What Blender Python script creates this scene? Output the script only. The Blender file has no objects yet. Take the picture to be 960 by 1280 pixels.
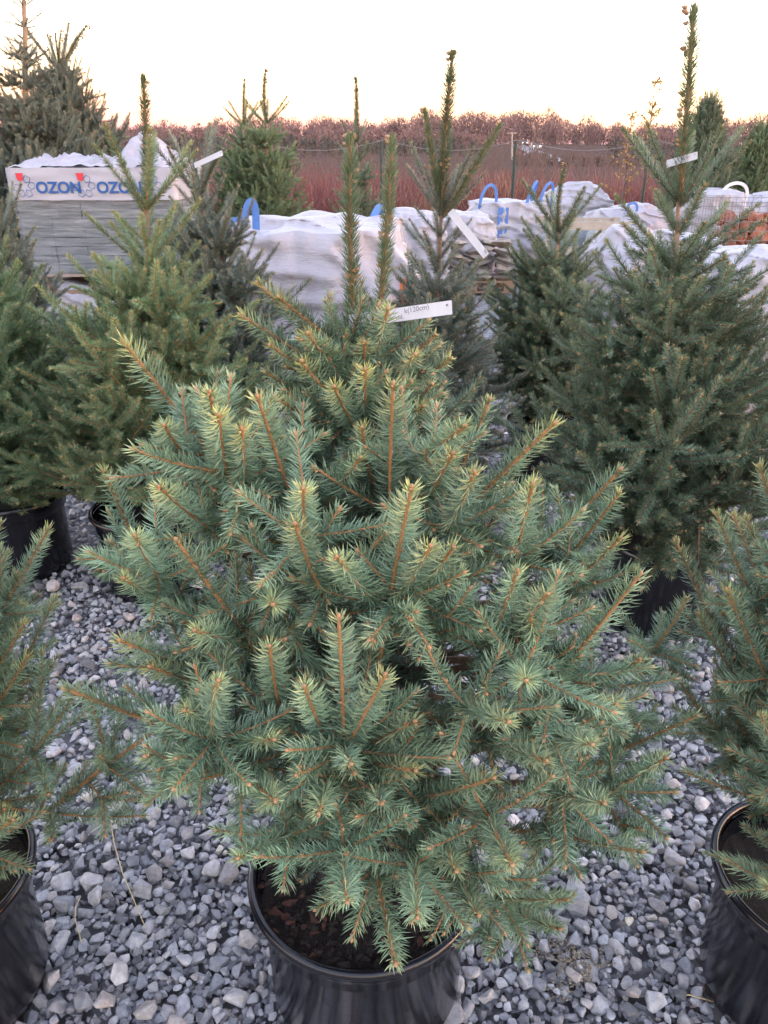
import bpy, bmesh, math, random
import numpy as np
from mathutils import Vector, Matrix, noise
R = math.radians
scene = bpy.context.scene
COL = scene.collection

# ---------------------------------------------------------------- camera
PITCH, CAMH, FPX = R(24.8), 1.5, 961.0
cam = bpy.data.cameras.new("camera")
cam.sensor_fit = 'VERTICAL'
cam.angle = 2 * math.atan(640 / FPX)
cam.clip_start, cam.clip_end = 0.05, 6000
camo = bpy.data.objects.new("camera", cam)
COL.objects.link(camo)
camo.location = (0, 0, CAMH)
camo.rotation_euler = (R(90) - PITCH, 0, 0)
scene.camera = camo

# ---------------------------------------------------------------- sky, sun, exposure
SUN_EL, SUN_AZ = R(-0.5), R(104)          # setting sun out of frame on the right, azimuth from +Y clockwise
world = bpy.data.worlds.new("World")
scene.world = world
world.use_nodes = True
wn = world.node_tree
wn.nodes.clear()
sky = wn.nodes.new('ShaderNodeTexSky')
sky.sky_type = 'NISHITA'
sky.sun_disc = False
sky.sun_elevation = SUN_EL
sky.sun_rotation = SUN_AZ
sky.altitude = 100
sky.air_density = 1.0
sky.dust_density = 1.0
sky.ozone_density = 1.0
bgn = wn.nodes.new('ShaderNodeBackground')
bgn.inputs['Strength'].default_value = 0.15
wout = wn.nodes.new('ShaderNodeOutputWorld')
veil = wn.nodes.new('ShaderNodeMix')               # thin even veil of high haze over the clear sky
veil.data_type = 'RGBA'
veil.blend_type = 'ADD'
veil.inputs[0].default_value = 1.0
veil.inputs[7].default_value = (.150, .132, .195, 1)
wn.links.new(sky.outputs[0], veil.inputs[6])
wn.links.new(veil.outputs[2], bgn.inputs[0])
wn.links.new(bgn.outputs[0], wout.inputs[0])

sl = bpy.data.lights.new("sun", 'SUN')
sl.energy = 0.03
sl.angle = R(12)
sl.color = (1.0, 0.72, 0.55)
so = bpy.data.objects.new("sun", sl)
COL.objects.link(so)
sdir = Vector((math.sin(SUN_AZ) * math.cos(SUN_EL), math.cos(SUN_AZ) * math.cos(SUN_EL), math.sin(SUN_EL)))
so.rotation_euler = sdir.to_track_quat('Z', 'Y').to_euler()

vs = scene.view_settings
vs.view_transform = 'Standard'
vs.look = 'None'
vs.gamma = 1.0
vs.use_curve_mapping = False
vs.exposure = 5.0
scene.cycles.use_denoising = True
scene.cycles.max_bounces = 3
scene.cycles.diffuse_bounces = 1
scene.cycles.glossy_bounces = 2
scene.cycles.transparent_max_bounces = 8

# ---------------------------------------------------------------- helpers
CP, SP = math.cos(PITCH), math.sin(PITCH)
def ray(px, py):
    a, u = (px - 480) / FPX, (640 - py) / FPX
    return Vector((a, CP + u * SP, -SP + u * CP))
def at_y(px, py, Y):
    r = ray(px, py)
    return Vector((0, 0, CAMH)) + r * (Y / r.y)
def at_z(px, py, Z):
    r = ray(px, py)
    return Vector((0, 0, CAMH)) + r * ((Z - CAMH) / r.z)
def project(p):
    y, z = p[1], p[2] - CAMH
    d = y * CP - z * SP
    u = y * SP + z * CP
    return 480 + FPX * p[0] / d, 640 - FPX * u / d, d

def setp(o, label=None, cat=None, group=None, kind=None):
    if label: o['label'] = label
    if cat: o['category'] = cat
    if group: o['group'] = group
    if kind: o['kind'] = kind
    return o
def link(o, parent=None):
    COL.objects.link(o)
    if parent: o.parent = parent
    return o
def empty(name, loc, label=None, cat=None, group=None, rz=0):
    o = bpy.data.objects.new(name, None)
    o.empty_display_size = .1
    o.location = loc
    o.rotation_euler = (0, 0, rz)
    link(o)
    return setp(o, label, cat, group)
def mobj(name, me, parent=None, mats=None, loc=(0, 0, 0)):
    o = bpy.data.objects.new(name, me)
    o.location = loc
    link(o, parent)
    if mats:
        for i, m in enumerate(mats):
            if len(me.materials) <= i: me.materials.append(None)
        for i, m in enumerate(mats):
            o.material_slots[i].link = 'OBJECT'
            o.material_slots[i].material = m
    return o

def npmesh(name, V, F, mat_idx=None, smooth=True, attr=None):
    """V (n,3), F (m,3|4)"""
    me = bpy.data.meshes.new(name)
    V = np.asarray(V, dtype=np.float32); F = np.asarray(F, dtype=np.int32)
    k = F.shape[1]
    me.vertices.add(len(V)); me.vertices.foreach_set('co', V.ravel())
    me.loops.add(F.size); me.loops.foreach_set('vertex_index', F.ravel())
    me.polygons.add(len(F))
    me.polygons.foreach_set('loop_start', np.arange(0, F.size, k, dtype=np.int32))
    if mat_idx is not None: me.polygons.foreach_set('material_index', np.asarray(mat_idx, dtype=np.int32))
    me.polygons.foreach_set('use_smooth', np.full(len(F), smooth, dtype=bool))
    if attr is not None:
        a = me.attributes.new('nd', 'FLOAT_COLOR', 'POINT')
        a.data.foreach_set('color', np.asarray(attr, dtype=np.float32).ravel())
    me.update(calc_edges=True)
    return me

class MB:
    """collects simple shapes into one mesh"""
    def __init__(self): self.v = []; self.f = []; self.m = []
    def add(self, vs, fs, mi=0):
        n = len(self.v); self.v += [tuple(x) for x in vs]
        self.f += [tuple(i + n for i in f) for f in fs]; self.m += [mi] * len(fs)
    def box(self, c, s, rot=None, mi=0):
        x, y, z = s[0] / 2, s[1] / 2, s[2] / 2
        vs = [Vector(p) for p in ((-x,-y,-z),(x,-y,-z),(x,y,-z),(-x,y,-z),(-x,-y,z),(x,-y,z),(x,y,z),(-x,y,z))]
        if rot: vs = [rot @ v for v in vs]
        self.add([v + Vector(c) for v in vs], ((3,2,1,0),(4,5,6,7),(0,1,5,4),(1,2,6,5),(2,3,7,6),(3,0,4,7)), mi)
    def tube(self, pts, rad, n=6, mi=0, cap=True):
        pts = [Vector(p) for p in pts]
        k = len(pts)
        if not hasattr(rad, '__len__'): rad = [rad] * k
        t0 = (pts[1] - pts[0]).normalized()
        a = Vector((0, 0, 1)) if abs(t0.z) < .9 else Vector((1, 0, 0))
        b = len(self.v); vs = []
        for i, p in enumerate(pts):
            t = (pts[min(i + 1, k - 1)] - pts[max(i - 1, 0)]).normalized()
            s = t.cross(a).normalized(); u = s.cross(t)
            for j in range(n):
                q = 2 * math.pi * j / n
                vs.append(p + (s * math.cos(q) + u * math.sin(q)) * rad[i])
        fs = []
        for i in range(k - 1):
            for j in range(n):
                fs.append((i*n+j, i*n+(j+1)%n, (i+1)*n+(j+1)%n, (i+1)*n+j))
        if cap:
            fs.append(tuple(range(n))[::-1]); fs.append(tuple((k-1)*n + j for j in range(n)))
        self.add(vs, fs, mi)
    def lathe(self, prof, n=48, c=(0, 0, 0), mi=0):
        vs = []; k = len(prof)
        for r, z in prof:
            for j in range(n):
                q = 2 * math.pi * j / n
                vs.append((c[0] + r * math.cos(q), c[1] + r * math.sin(q), c[2] + z))
        fs = [(i*n+j, i*n+(j+1)%n, (i+1)*n+(j+1)%n, (i+1)*n+j) for i in range(k-1) for j in range(n)]
        self.add(vs, fs, mi)
    def mesh(self, name, smooth=False):
        me = bpy.data.meshes.new(name)
        me.from_pydata(self.v, [], self.f)
        me.polygons.foreach_set('material_index', self.m)
        me.polygons.foreach_set('use_smooth', [smooth] * len(self.f))
        me.update()
        return me
    def build(self, name, mat, parent=None, smooth=False, loc=(0, 0, 0)):
        me = self.mesh(name, smooth)
        for m in (mat if isinstance(mat, (list, tuple)) else [mat]): me.materials.append(m)
        o = bpy.data.objects.new(name, me); o.location = loc
        return link(o, parent)

# ---------------------------------------------------------------- materials
def newmat(name):
    m = bpy.data.materials.new(name); m.use_nodes = True
    nt = m.node_tree; b = nt.nodes['Principled BSDF']
    return m, nt, b
def N(nt, t, **kw):
    n = nt.nodes.new(t)
    for k, v in kw.items(): setattr(n, k, v)
    return n
def mixc(nt, fac, a, b, blend='MIX'):
    n = N(nt, 'ShaderNodeMix', data_type='RGBA', blend_type=blend)
    for s, v in ((0, fac), (6, a), (7, b)):
        if isinstance(v, bpy.types.NodeSocket): nt.links.new(v, n.inputs[s])
        elif s == 0: n.inputs[0].default_value = v
        else: n.inputs[s].default_value = (*v, 1)
    return n.outputs[2]
def math_(nt, op, a, b=0.0):
    n = N(nt, 'ShaderNodeMath', operation=op)
    for i, v in enumerate((a, b)):
        if isinstance(v, bpy.types.NodeSocket): nt.links.new(v, n.inputs[i])
        else: n.inputs[i].default_value = v
    return n.outputs[0]
def maprange(nt, v, a, b, c, d):
    n = N(nt, 'ShaderNodeMapRange')
    nt.links.new(v, n.inputs[0])
    for i, x in enumerate((a, b, c, d)): n.inputs[i + 1].default_value = x
    return n.outputs[0]
def noisetex(nt, scale, detail=4, rough=.55, vec=None):
    n = N(nt, 'ShaderNodeTexNoise'); n.inputs['Scale'].default_value = scale
    n.inputs['Detail'].default_value = detail; n.inputs['Roughness'].default_value = rough
    if vec is None:
        tc = N(nt, 'ShaderNodeTexCoord'); vec = tc.outputs['Object']
    nt.links.new(vec, n.inputs['Vector'])
    return n.outputs['Fac']
def bump(nt, b, h, strength, dist):
    n = N(nt, 'ShaderNodeBump'); n.inputs['Strength'].default_value = strength; n.inputs['Distance'].default_value = dist
    nt.links.new(h, n.inputs['Height']); nt.links.new(n.outputs[0], b.inputs['Normal'])
def simple(name, col, rough=.6, var=.25, scale=20, bmp=0, spec=.5, bscale=None, bdist=.01):
    m, nt, b = newmat(name)
    f = noisetex(nt, scale)
    lo = tuple(c * (1 - var) for c in col); hi = tuple(min(1, c * (1 + var)) for c in col)
    nt.links.new(mixc(nt, f, lo, hi), b.inputs['Base Color'])
    b.inputs['Roughness'].default_value = rough
    b.inputs['Specular IOR Level'].default_value = spec
    if bmp: bump(nt, b, noisetex(nt, bscale or scale * 3), bmp, bdist)
    return m
def needle_mat():
    m, nt, b = newmat('spruce_needles')
    at = N(nt, 'ShaderNodeAttribute', attribute_name='nd')
    sep = N(nt, 'ShaderNodeSeparateColor'); nt.links.new(at.outputs['Color'], sep.inputs[0])
    geo = N(nt, 'ShaderNodeNewGeometry'); oi = N(nt, 'ShaderNodeObjectInfo')
    new = oi.outputs['Color']                                      # the tree's own needle colour
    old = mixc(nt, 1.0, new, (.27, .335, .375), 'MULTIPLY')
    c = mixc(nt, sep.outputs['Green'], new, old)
    tip = mixc(nt, 1.0, new, (.30, .21, -.08), 'ADD')
    tf = math_(nt, 'MULTIPLY', math_(nt, 'POWER', sep.outputs['Red'], 2.2), oi.outputs['Alpha'])
    c = mixc(nt, tf, c, tip)
    c = mixc(nt, math_(nt, 'MULTIPLY', sep.outputs['Blue'], .12), c, tip)      # paler needle points
    rnd = math_(nt, 'ADD', maprange(nt, geo.outputs['Random Per Island'], 0, 1, .60, 1.26),
                maprange(nt, oi.outputs['Random'], 0, 1, -.24, .14))
    mul = N(nt, 'ShaderNodeVectorMath', operation='SCALE')
    nt.links.new(c, mul.inputs[0]); nt.links.new(rnd, mul.inputs['Scale'])
    nt.links.new(mul.outputs[0], b.inputs['Base Color'])
    b.inputs['Roughness'].default_value = .42
    b.inputs['Specular IOR Level'].default_value = .45
    return m
def twig_mat():
    m, nt, b = newmat('twig_bark')
    oi = N(nt, 'ShaderNodeObjectInfo')
    f = mixc(nt, noisetex(nt, 180), (.6, .6, .6), (1.35, 1.35, 1.35))
    nt.links.new(mixc(nt, 1.0, oi.outputs['Color'], f, 'MULTIPLY'), b.inputs['Base Color'])
    b.inputs['Roughness'].default_value = .7
    return m
def stone_mat(name, cols, scale=60, sat=1.0):
    m, nt, b = newmat(name)
    geo = N(nt, 'ShaderNodeNewGeometry'); oi = N(nt, 'ShaderNodeObjectInfo')
    r = math_(nt, 'FRACT', math_(nt, 'ADD', math_(nt, 'MULTIPLY', geo.outputs['Random Per Island'], 7.31), oi.outputs['Random']))
    cr = N(nt, 'ShaderNodeValToRGB'); nt.links.new(r, cr.inputs[0])
    e = cr.color_ramp.elements
    cr.color_ramp.interpolation = 'CONSTANT' if len(cols) > 8 else 'LINEAR'
    e[0].position = cols[0][0]; e[0].color = (*cols[0][1], 1)
    e[1].position = cols[-1][0]; e[1].color = (*cols[-1][1], 1)
    for p, c in cols[1:-1]:
        x = e.new(p); x.color = (*c, 1)
    pos = N(nt, 'ShaderNodeNewGeometry').outputs['Position']
    n1 = noisetex(nt, scale, 5, .7, pos); n2 = noisetex(nt, scale * 6, 3, .6, pos)
    c = mixc(nt, 1.0, cr.outputs[0], mixc(nt, maprange(nt, n1, .3, .7, 0, 1), (.62, .62, .64), (1.25, 1.25, 1.25)), 'MULTIPLY')
    c = mixc(nt, maprange(nt, n2, .62, .75, 0, .55), c, (.5, .5, .5))
    c = mixc(nt, maprange(nt, n2, .38, .27, 0, .5), c, (.05, .05, .055))
    nt.links.new(c, b.inputs['Base Color'])
    b.inputs['Roughness'].default_value = .72
    b.inputs['Specular IOR Level'].default_value = .3
    bump(nt, b, n1, .5, .004)
    return m

M = {}
M['needle'] = needle_mat()
M['twig'] = twig_mat()
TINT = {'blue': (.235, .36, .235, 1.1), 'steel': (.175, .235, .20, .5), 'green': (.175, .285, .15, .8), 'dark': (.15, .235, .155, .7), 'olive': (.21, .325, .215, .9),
        'inner': (.14, .235, .175, .2), 'upper': (.20, .31, .20, .9), 'twig': (.36, .185, .075, 1), 'twig_dark': (.20, .115, .065, 1)}  # inner: older needles, darkened further to stand for shade within the crown
M['bud'] = simple('bud', (.42, .24, .12), .6, .35, 400)
M['bark'] = simple('trunk_bark', (.20, .13, .085), .85, .45, 60, .8, bscale=140)
M['bark_pale'] = simple('pale_trunk_bark', (.33, .22, .14), .85, .4, 60, .8, bscale=140)

# ---------------------------------------------------------------- spruce shoots (numpy)
def unit(v): return v / (np.linalg.norm(v) + 1e-12)
class Acc:
    def __init__(self):
        self.nv, self.nf, self.na, self.nn = [], [], [], 0       # needles
        self.wv, self.wf, self.wm, self.wn = [], [], [], 0       # wood + buds
    def tube(self, P, r, n=5, mi=0):
        k = len(P); T = np.gradient(P, axis=0); T /= np.linalg.norm(T, axis=1)[:, None] + 1e-9
        a = np.array([.13, .37, .92]); S = np.cross(T, a); S /= np.linalg.norm(S, axis=1)[:, None] + 1e-9
        U = np.cross(S, T); q = np.arange(n) * 2 * np.pi / n
        V = P[:, None, :] + (S[:, None, :] * np.cos(q)[None, :, None] + U[:, None, :] * np.sin(q)[None, :, None]) * np.asarray(r)[:, None, None]
        i, j = np.meshgrid(np.arange(k - 1), np.arange(n), indexing='ij')
        a0 = i * n + j; a1 = i * n + (j + 1) % n
        F = np.stack([a0, a1, a1 + n, a0 + n], -1).reshape(-1, 4)
        self.wv.append(V.reshape(-1, 3)); self.wf.append(F + self.wn); self.wm.append(np.full(len(F), mi)); self.wn += k * n
    def bud(self, p, d, L, r):
        t = np.array([0, .3, .7, 1.0]); P = p + np.outer(t * L, d)
        self.tube(P, np.array([.5, 1, .75, .12]) * r, 5, 1)
    def needles(self, P0, D, L, W, bend, attr):
        """P0,D (n,3) unit dirs, L,W (n,), bend (n,3) offset of the point"""
        n = len(P0)
        a = np.array([.21, .53, .82]); S = np.cross(D, a); S /= np.linalg.norm(S, axis=1)[:, None] + 1e-9; U = np.cross(D, S)
        ring = []
        for f, wf, bf in ((0, .8, 0), (.62, 1.0, .3)):
            C = P0 + D * (L * f)[:, None] + bend * bf
            for q in (0, 2.094, 4.189):
                ring.append(C + (S * math.cos(q) + U * math.sin(q)) * (W * .5 * wf)[:, None])
        ring.append(P0 + D * L[:, None] + bend)
        V = np.stack(ring, 1)                                       # n,7,3
        base = np.array([(0,1,4),(0,4,3),(1,2,5),(1,5,4),(2,0,3),(2,3,5),(3,4,6),(4,5,6),(5,3,6)])
        F = (base[None] + (np.arange(n) * 7)[:, None, None]).reshape(-1, 3)
        al = np.array([0, 0, 0, .5, .5, .5, 1.0])
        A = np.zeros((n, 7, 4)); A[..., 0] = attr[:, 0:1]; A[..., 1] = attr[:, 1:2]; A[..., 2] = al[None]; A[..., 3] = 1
        self.nv.append(V.reshape(-1, 3)); self.nf.append(F + self.nn); self.na.append(A.reshape(-1, 4)); self.nn += n * 7

def shoot(acc, rng, P0, d, L, up, year=0, r0=.0020, r1=.0015, dens=1550, nl=.0205, spread=59, curve=.06, buds=True, nw=.0015, topgap=.45, tipcol=1.0):
    """one year's growth: stem, needles, buds. returns (end point, end dir)"""
    d = unit(d); side = unit(np.cross(d, up) + 1e-6); upv = np.cross(side, d)
    k = max(4, int(L / .03) + 2)
    t = np.linspace(0, 1, k)
    w = rng.normal(0, .012, 2)
    P = P0 + np.outer(t * L, d) + np.outer(t * t * L * (curve + w[0]), upv) + np.outer(np.sin(t * 3.1) * L * w[1], side)
    acc.tube(P, r0 + (r1 - r0) * t, 5, 0)
    dens = dens * (1, .8, .55, .3, .12)[min(year, 4)]
    n = int(L * dens)
    if n > 0:
        s = np.sort(rng.uniform(.02, 1, n)); s[-max(1, n // 14):] = rng.uniform(.95, 1, max(1, n // 14))
        C = np.stack([np.interp(s, t, P[:, i]) for i in range(3)], 1)
        T = np.gradient(P, axis=0); T = np.stack([np.interp(s, t, T[:, i]) for i in range(3)], 1); T /= np.linalg.norm(T, axis=1)[:, None]
        az = (np.arange(n) * 2.39996 + rng.normal(0, .25, n) + np.pi) % (2 * np.pi) - np.pi
        az = az * .86
        top = np.abs(az) < .55
        mv = top & (rng.uniform(0, 1, n) < topgap)
        az[mv] = np.sign(az[mv] + 1e-6) * rng.uniform(.7, 1.9, mv.sum())
        tipf = np.clip((s - .80) / .2, 0, 1) if year == 0 else np.zeros(n)
        th = np.radians(spread + rng.normal(0, 7, n) - 30 * tipf ** 2 - 10 * (np.abs(az) < .6) + rng.normal(0, 4, n))
        S = np.cross(T, upv); S /= np.linalg.norm(S, axis=1)[:, None]; U = np.cross(S, T)
        D = T * np.cos(th)[:, None] + (U * np.cos(az)[:, None] + S * np.sin(az)[:, None]) * np.sin(th)[:, None]
        LL = nl * rng.uniform(.62, 1.14, n) * (1 - .35 * tipf) * np.clip(.65 + s * 2.5, 0, 1)
        rr = r0 + (r1 - r0) * s
        C = C + (U * np.cos(az)[:, None] + S * np.sin(az)[:, None]) * (rr * .8)[:, None]
        bend = T * (LL * .14)[:, None] + upv * (LL * .07)[:, None]
        at = np.zeros((n, 2))
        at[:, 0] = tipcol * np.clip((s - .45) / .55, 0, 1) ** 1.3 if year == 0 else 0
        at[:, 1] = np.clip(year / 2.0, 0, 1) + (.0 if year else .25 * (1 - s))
        acc.needles(C, D, LL, np.full(n, nw) * rng.uniform(.85, 1.15, n), bend, at)
    E = P[-1]; de = unit(P[-1] - P[-2])
    if year == 0 and buds:
        acc.bud(E - de * .001, de, .008, .0030)
        for _ in range(rng.integers(1, 4)):
            q = unit(de + rng.normal(0, .7, 3)); acc.bud(E - de * rng.uniform(.001, .006), q, .006, .0022)
        for _ in range(int(L * 16)):
            i = rng.uniform(.2, .95); p = np.array([np.interp(i, t, P[:, j]) for j in range(3)])
            q = unit(de * .5 + unit(rng.normal(0, 1, 3) + upv * .8)); acc.bud(p, q, .006, .0023)
    return E, de

def lateral_dir(rng, d, up, ang, flat=.55):
    d = unit(d); side = unit(np.cross(d, up)); upv = np.cross(side, d)
    sg = rng.choice([-1, 1]); roll = rng.normal(0, flat)
    o = side * sg * math.cos(roll) + upv * math.sin(roll)
    return unit(d * math.cos(ang) + o * math.sin(ang))

def grow(acc, rng, P, d, L, age, up, flat=.55, nlat=4, curve=.09, tc=.7):
    lens = np.array([.8 + .35 * i for i in range(age)]); lens = lens / lens.sum() * L * rng.uniform(.95, 1.05)
    rem = L
    for k in range(age):
        year = age - 1 - k
        l = lens[k]; rem -= l
        P0 = P
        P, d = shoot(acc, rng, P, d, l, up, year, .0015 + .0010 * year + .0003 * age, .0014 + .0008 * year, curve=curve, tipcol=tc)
        if year >= 1:
            n = nlat if year < 3 else max(2, nlat - 1)
            for j in range(n):
                a = R(rng.uniform(38, 62)); ll = max(.045, rem * rng.uniform(.5, .8))
                dd = lateral_dir(rng, d, up, a, flat)
                grow(acc, rng, P, dd, ll, max(1, min(year, age - 1) - (1 if rng.uniform() < .4 and year > 1 else 0)), up, flat, max(2, nlat - 1), .1, tc * .6)
            for j in range(int(rng.integers(1, 4))):
                f = rng.uniform(.3, .9); dd = lateral_dir(rng, d, up, R(rng.uniform(40, 65)), flat * 1.6)
                shoot(acc, rng, P0 + (P - P0) * f, dd, rng.uniform(.04, .085), up, 0, tipcol=.2)
    return P, d

PROTO = {}
def finish(acc, key):
    wm = npmesh('branch_' + key, np.concatenate(acc.wv), np.concatenate(acc.wf), np.concatenate(acc.wm))
    nm = npmesh('needles_' + key, np.concatenate(acc.nv), np.concatenate(acc.nf), None, False, np.concatenate(acc.na))
    wm.materials.append(M['twig']); wm.materials.append(M['bud'])
    nm.materials.append(M['needle'])
    return wm, nm
UPZ = np.array([0, 0, 1.0]); XAX = np.array([1.0, 0, 0])
def make_protos():
    rng = np.random.default_rng(11)
    # (key, count, length, age)
    for key, cnt, L, age, nl in (('a1', 3, .15, 1, 0), ('s1', 3, .26, 1, 0), ('a2', 4, .29, 2, 4), ('a3', 4, .42, 3, 4), ('a4', 2, .58, 4, 3)):
        PROTO[key] = []
        for i in range(cnt):
            acc = Acc(); E, _ = grow(acc, rng, np.zeros(3), unit(XAX + UPZ * rng.uniform(-.15, .02)), L, age, UPZ, .7, nl)
            w, n = finish(acc, f'{key}_{i}'); PROTO[key].append((w, n, float(np.linalg.norm(E))))
    # terminal clusters of the near trees: end shoot from the origin, a whorl of side shoots and a piece of older stem behind
    PROTO['T'] = []
    for i in range(6):
        acc = Acc()
        shoot(acc, rng, np.zeros(3), XAX, .19, UPZ, 0, .0030, .0022, nl=.0245, spread=61, curve=.03)
        n = 4 + i % 2
        for j in range(n):
            roll = 2 * math.pi * (j + rng.uniform(-.25, .25)) / n
            a = R(rng.uniform(42, 66)); o = np.array([0, math.cos(roll), math.sin(roll)])
            lf = rng.uniform(.075, .135) * (1 if math.sin(roll) > -.4 else .8)
            shoot(acc, rng, np.zeros(3), XAX * math.cos(a) + o * math.sin(a), lf, UPZ, 0, .0020, .0016, nl=.022, curve=.12, tipcol=.6)
        shoot(acc, rng, np.array([-.13, 0, -.012]), np.array([.13, 0, .012]), .13, UPZ, 1, .0042, .0036, curve=0)
        for j in (0, 3):
            roll = rng.uniform(0, 6.283); a = R(rng.uniform(50, 75)); o = np.array([0, math.cos(roll), math.sin(roll) * .7])
            p = np.array([rng.uniform(-.12, -.03), 0, -.006])
            e, de = shoot(acc, rng, p, XAX * math.cos(a) + o * math.sin(a), rng.uniform(.05, .09), UPZ, 0 if j < 3 else 1, tipcol=.2)
            if j == 3:
                for _ in range(3): shoot(acc, rng, e, lateral_dir(rng, de, UPZ, R(40)), .055, UPZ, 0, tipcol=.2)
        w, nn = finish(acc, f'T_{i}'); PROTO['T'].append((w, nn, .19))
    # upright leaders, along +X
    PROTO['L'] = []
    for i in range(4):
        acc = Acc(); L = .40
        E, de = shoot(acc, rng, np.zeros(3), XAX, L, UPZ, 0, .0064, .0032, dens=1700, nl=.0235, spread=42, curve=.06, topgap=0, tipcol=.55)
        for _ in range(34):
            x = rng.choice([.30, .52, .58, .80, .97, 1.0]) * L + rng.normal(0, .012); x = min(max(x, .02), L + .004)
            q = rng.uniform(0, 6.283); o = np.array([.5, math.cos(q), math.sin(q)])
            acc.bud(np.array([x, .004 * math.cos(q), .004 * math.sin(q)]), unit(o), .011, .0046)
        w, nn = finish(acc, f'L_{i}'); PROTO['L'].append((w, nn, L))
make_protos()

def frame(d, up):
    x = Vector(d).normalized(); u = Vector(up)
    z = u - x * u.dot(x)
    if z.length < 1e-3: z = Vector((0, 1, 0)) - x * x.y
    z.normalize(); y = z.cross(x)
    return Matrix((x, y, z)).transposed()
def place(tree, key, idx, base, d, length, up, mats, name='branch', roll=0):
    """mats = (wood, bud, needle); base in tree coordinates"""
    w, n, L0 = PROTO[key][idx % len(PROTO[key])]
    s = length / L0
    Rm = frame(d, up) @ Matrix.Rotation(roll, 3, 'X')
    o = bpy.data.objects.new(name, w); link(o, tree)
    fy = 1.25 if name == 'leader' else 1.0
    o.matrix_local = Matrix.Translation(base) @ Rm.to_4x4() @ Matrix.Diagonal((s, s * fy, s * fy, 1))
    c = bpy.data.objects.new('needles', n); link(c, o); c['kind'] = 'stuff'
    o.color = TINT[mats[0]] if name != 'leader' else (.25, .13, .06, 1); c.color = TINT[mats[2]] if name != 'leader' else (.145, .215, .12, .35)
    return o
def pick(L):
    if L < .2: return 'a1'
    if L < .34: return 'a2'
    if L < .50: return 'a3'
    return 'a4'

def spruce(x, y, H, Rad, label, group=None, z0=.28, mats=('twig', 'bud', 'green'), lean=(0, 0), leader=.4, spacing=.2, per=6, seed=1, el_top=56, el_bot=8, power=.75, extra_leaders=(), trunk_r=.016, name='spruce_tree', inter=5, bark='bark', keep=None, topl=1.0, near=False, full=1.25, clear=.03):
    rng = random.Random(seed)
    t = empty(name, (x, y, z0), label, 'tree', group)
    mt = mats
    top = H - z0 - leader                                   # trunk top (tree coords)
    def ax(z):
        f = z / (H - z0); return Vector((lean[0] * f, lean[1] * f, z))
    mb = MB()
    zs = [top * i / 8 for i in range(9)]
    ph = rng.uniform(0, 6)
    mb.tube([ax(z) + Vector((math.sin(ph + z * 7) * .004, math.cos(ph + z * 6) * .004, 0)) for z in zs], [trunk_r * (1 - .62 * i / 8) for i in range(9)], 8)
    mb.build('trunk', M[bark], t, True)
    ld = (ax(H - z0) - ax(top))
    place(t, 'L', seed, ax(top), ld, ld.length, (0, -1, .1), mt, 'leader')
    for (dx, dy, L) in extra_leaders:
        d = Vector((dx, dy, 1)); place(t, 'L', seed + 1, ax(top - .02), d, L, (0, -1, .1), mt, 'leader')
    z = top; wi = 0; ga = rng.uniform(0, 6)
    span = top
    while z > .06:
        f = (top - z) / span                                   # 0 top .. 1 bottom
        n = per + rng.choice([-1, 0, 0, 1])
        for lvl in (0, 1):
            if lvl == 1 and wi == 0: nn = 5
            else: nn = n if lvl == 0 else max(3, round(inter * min(1, .55 + 2 * f)))
            ga += 1.1
            for j in range(nn):
                az = ga + 6.283 * j / nn + rng.uniform(-.25, .25)
                zz = z - (rng.uniform(.25, .8) * spacing if lvl else rng.uniform(0, .02))
                if zz < clear: continue
                ff = (top - zz) / span
                prof = (min(1, ff * full) ** power) * (1 - .25 * max(0, (ff - .8) / .2) ** 2)
                L = (.15 + (Rad - .12) * prof) * rng.uniform(.82, 1.12) * (1 if lvl == 0 else rng.uniform(.6, .85))
                if wi == 0 and lvl == 0: L = rng.uniform(.20, .30) * topl
                el = R(el_top + (el_bot - el_top) * min(1, ff * 1.15) + rng.uniform(-9, 9))
                d = Vector((math.cos(az) * math.cos(el), math.sin(az) * math.cos(el), math.sin(el)))
                b = ax(zz)
                if keep and not keep(b + d * L + Vector((x, y, z0))): continue
                place(t, 's1' if (wi == 0 and lvl == 0) or (wi == 1 and lvl == 0 and L < .3) else pick(L), rng.randrange(12), b, d, L, (0, 0, 1), mt, 'branch', rng.uniform(-.35, .35))
                if near and rng.random() < .8:
                    place(t, 'T', rng.randrange(12), b + d * (L - .10), (d + Vector((0, 0, .25))), rng.uniform(.15, .21), (0, 0, 1), mt, 'branch', rng.uniform(-.35, .35))
        z -= spacing * rng.uniform(.85, 1.12) * (1.0 - .2 * f); wi += 1
    return t

# ---------------------------------------------------------------- stones
def hull_stone(rng, npts=14, flat=.62, bevel=.07, low=False):
    bm = bmesh.new()
    for _ in range(npts):
        v = Vector((rng.gauss(0, 1), rng.gauss(0, 1), rng.gauss(0, 1))).normalized() * rng.uniform(.82, 1.0)
        bm.verts.new((v.x * .5, v.y * .5 * rng.uniform(.68, .9), v.z * .5 * flat))
    r = bmesh.ops.convex_hull(bm, input=bm.verts)
    bmesh.ops.delete(bm, geom=list({g for g in r['geom_interior'] + r['geom_unused'] if isinstance(g, bmesh.types.BMVert)}), context='VERTS')
    bmesh.ops.dissolve_limit(bm, angle_limit=R(14), verts=bm.verts, edges=bm.edges)
    if not low and bevel:
        bmesh.ops.bevel(bm, geom=list(bm.edges), offset=bevel, segments=1, profile=.6, affect='EDGES', clamp_overlap=True)
    bmesh.ops.triangulate(bm, faces=bm.faces)
    bm.normal_update()
    return bm
def bm_arrays(bm):
    bm.verts.index_update()
    return np.array([v.co[:] for v in bm.verts]), np.array([[v.index for v in f.verts] for f in bm.faces])

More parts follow.
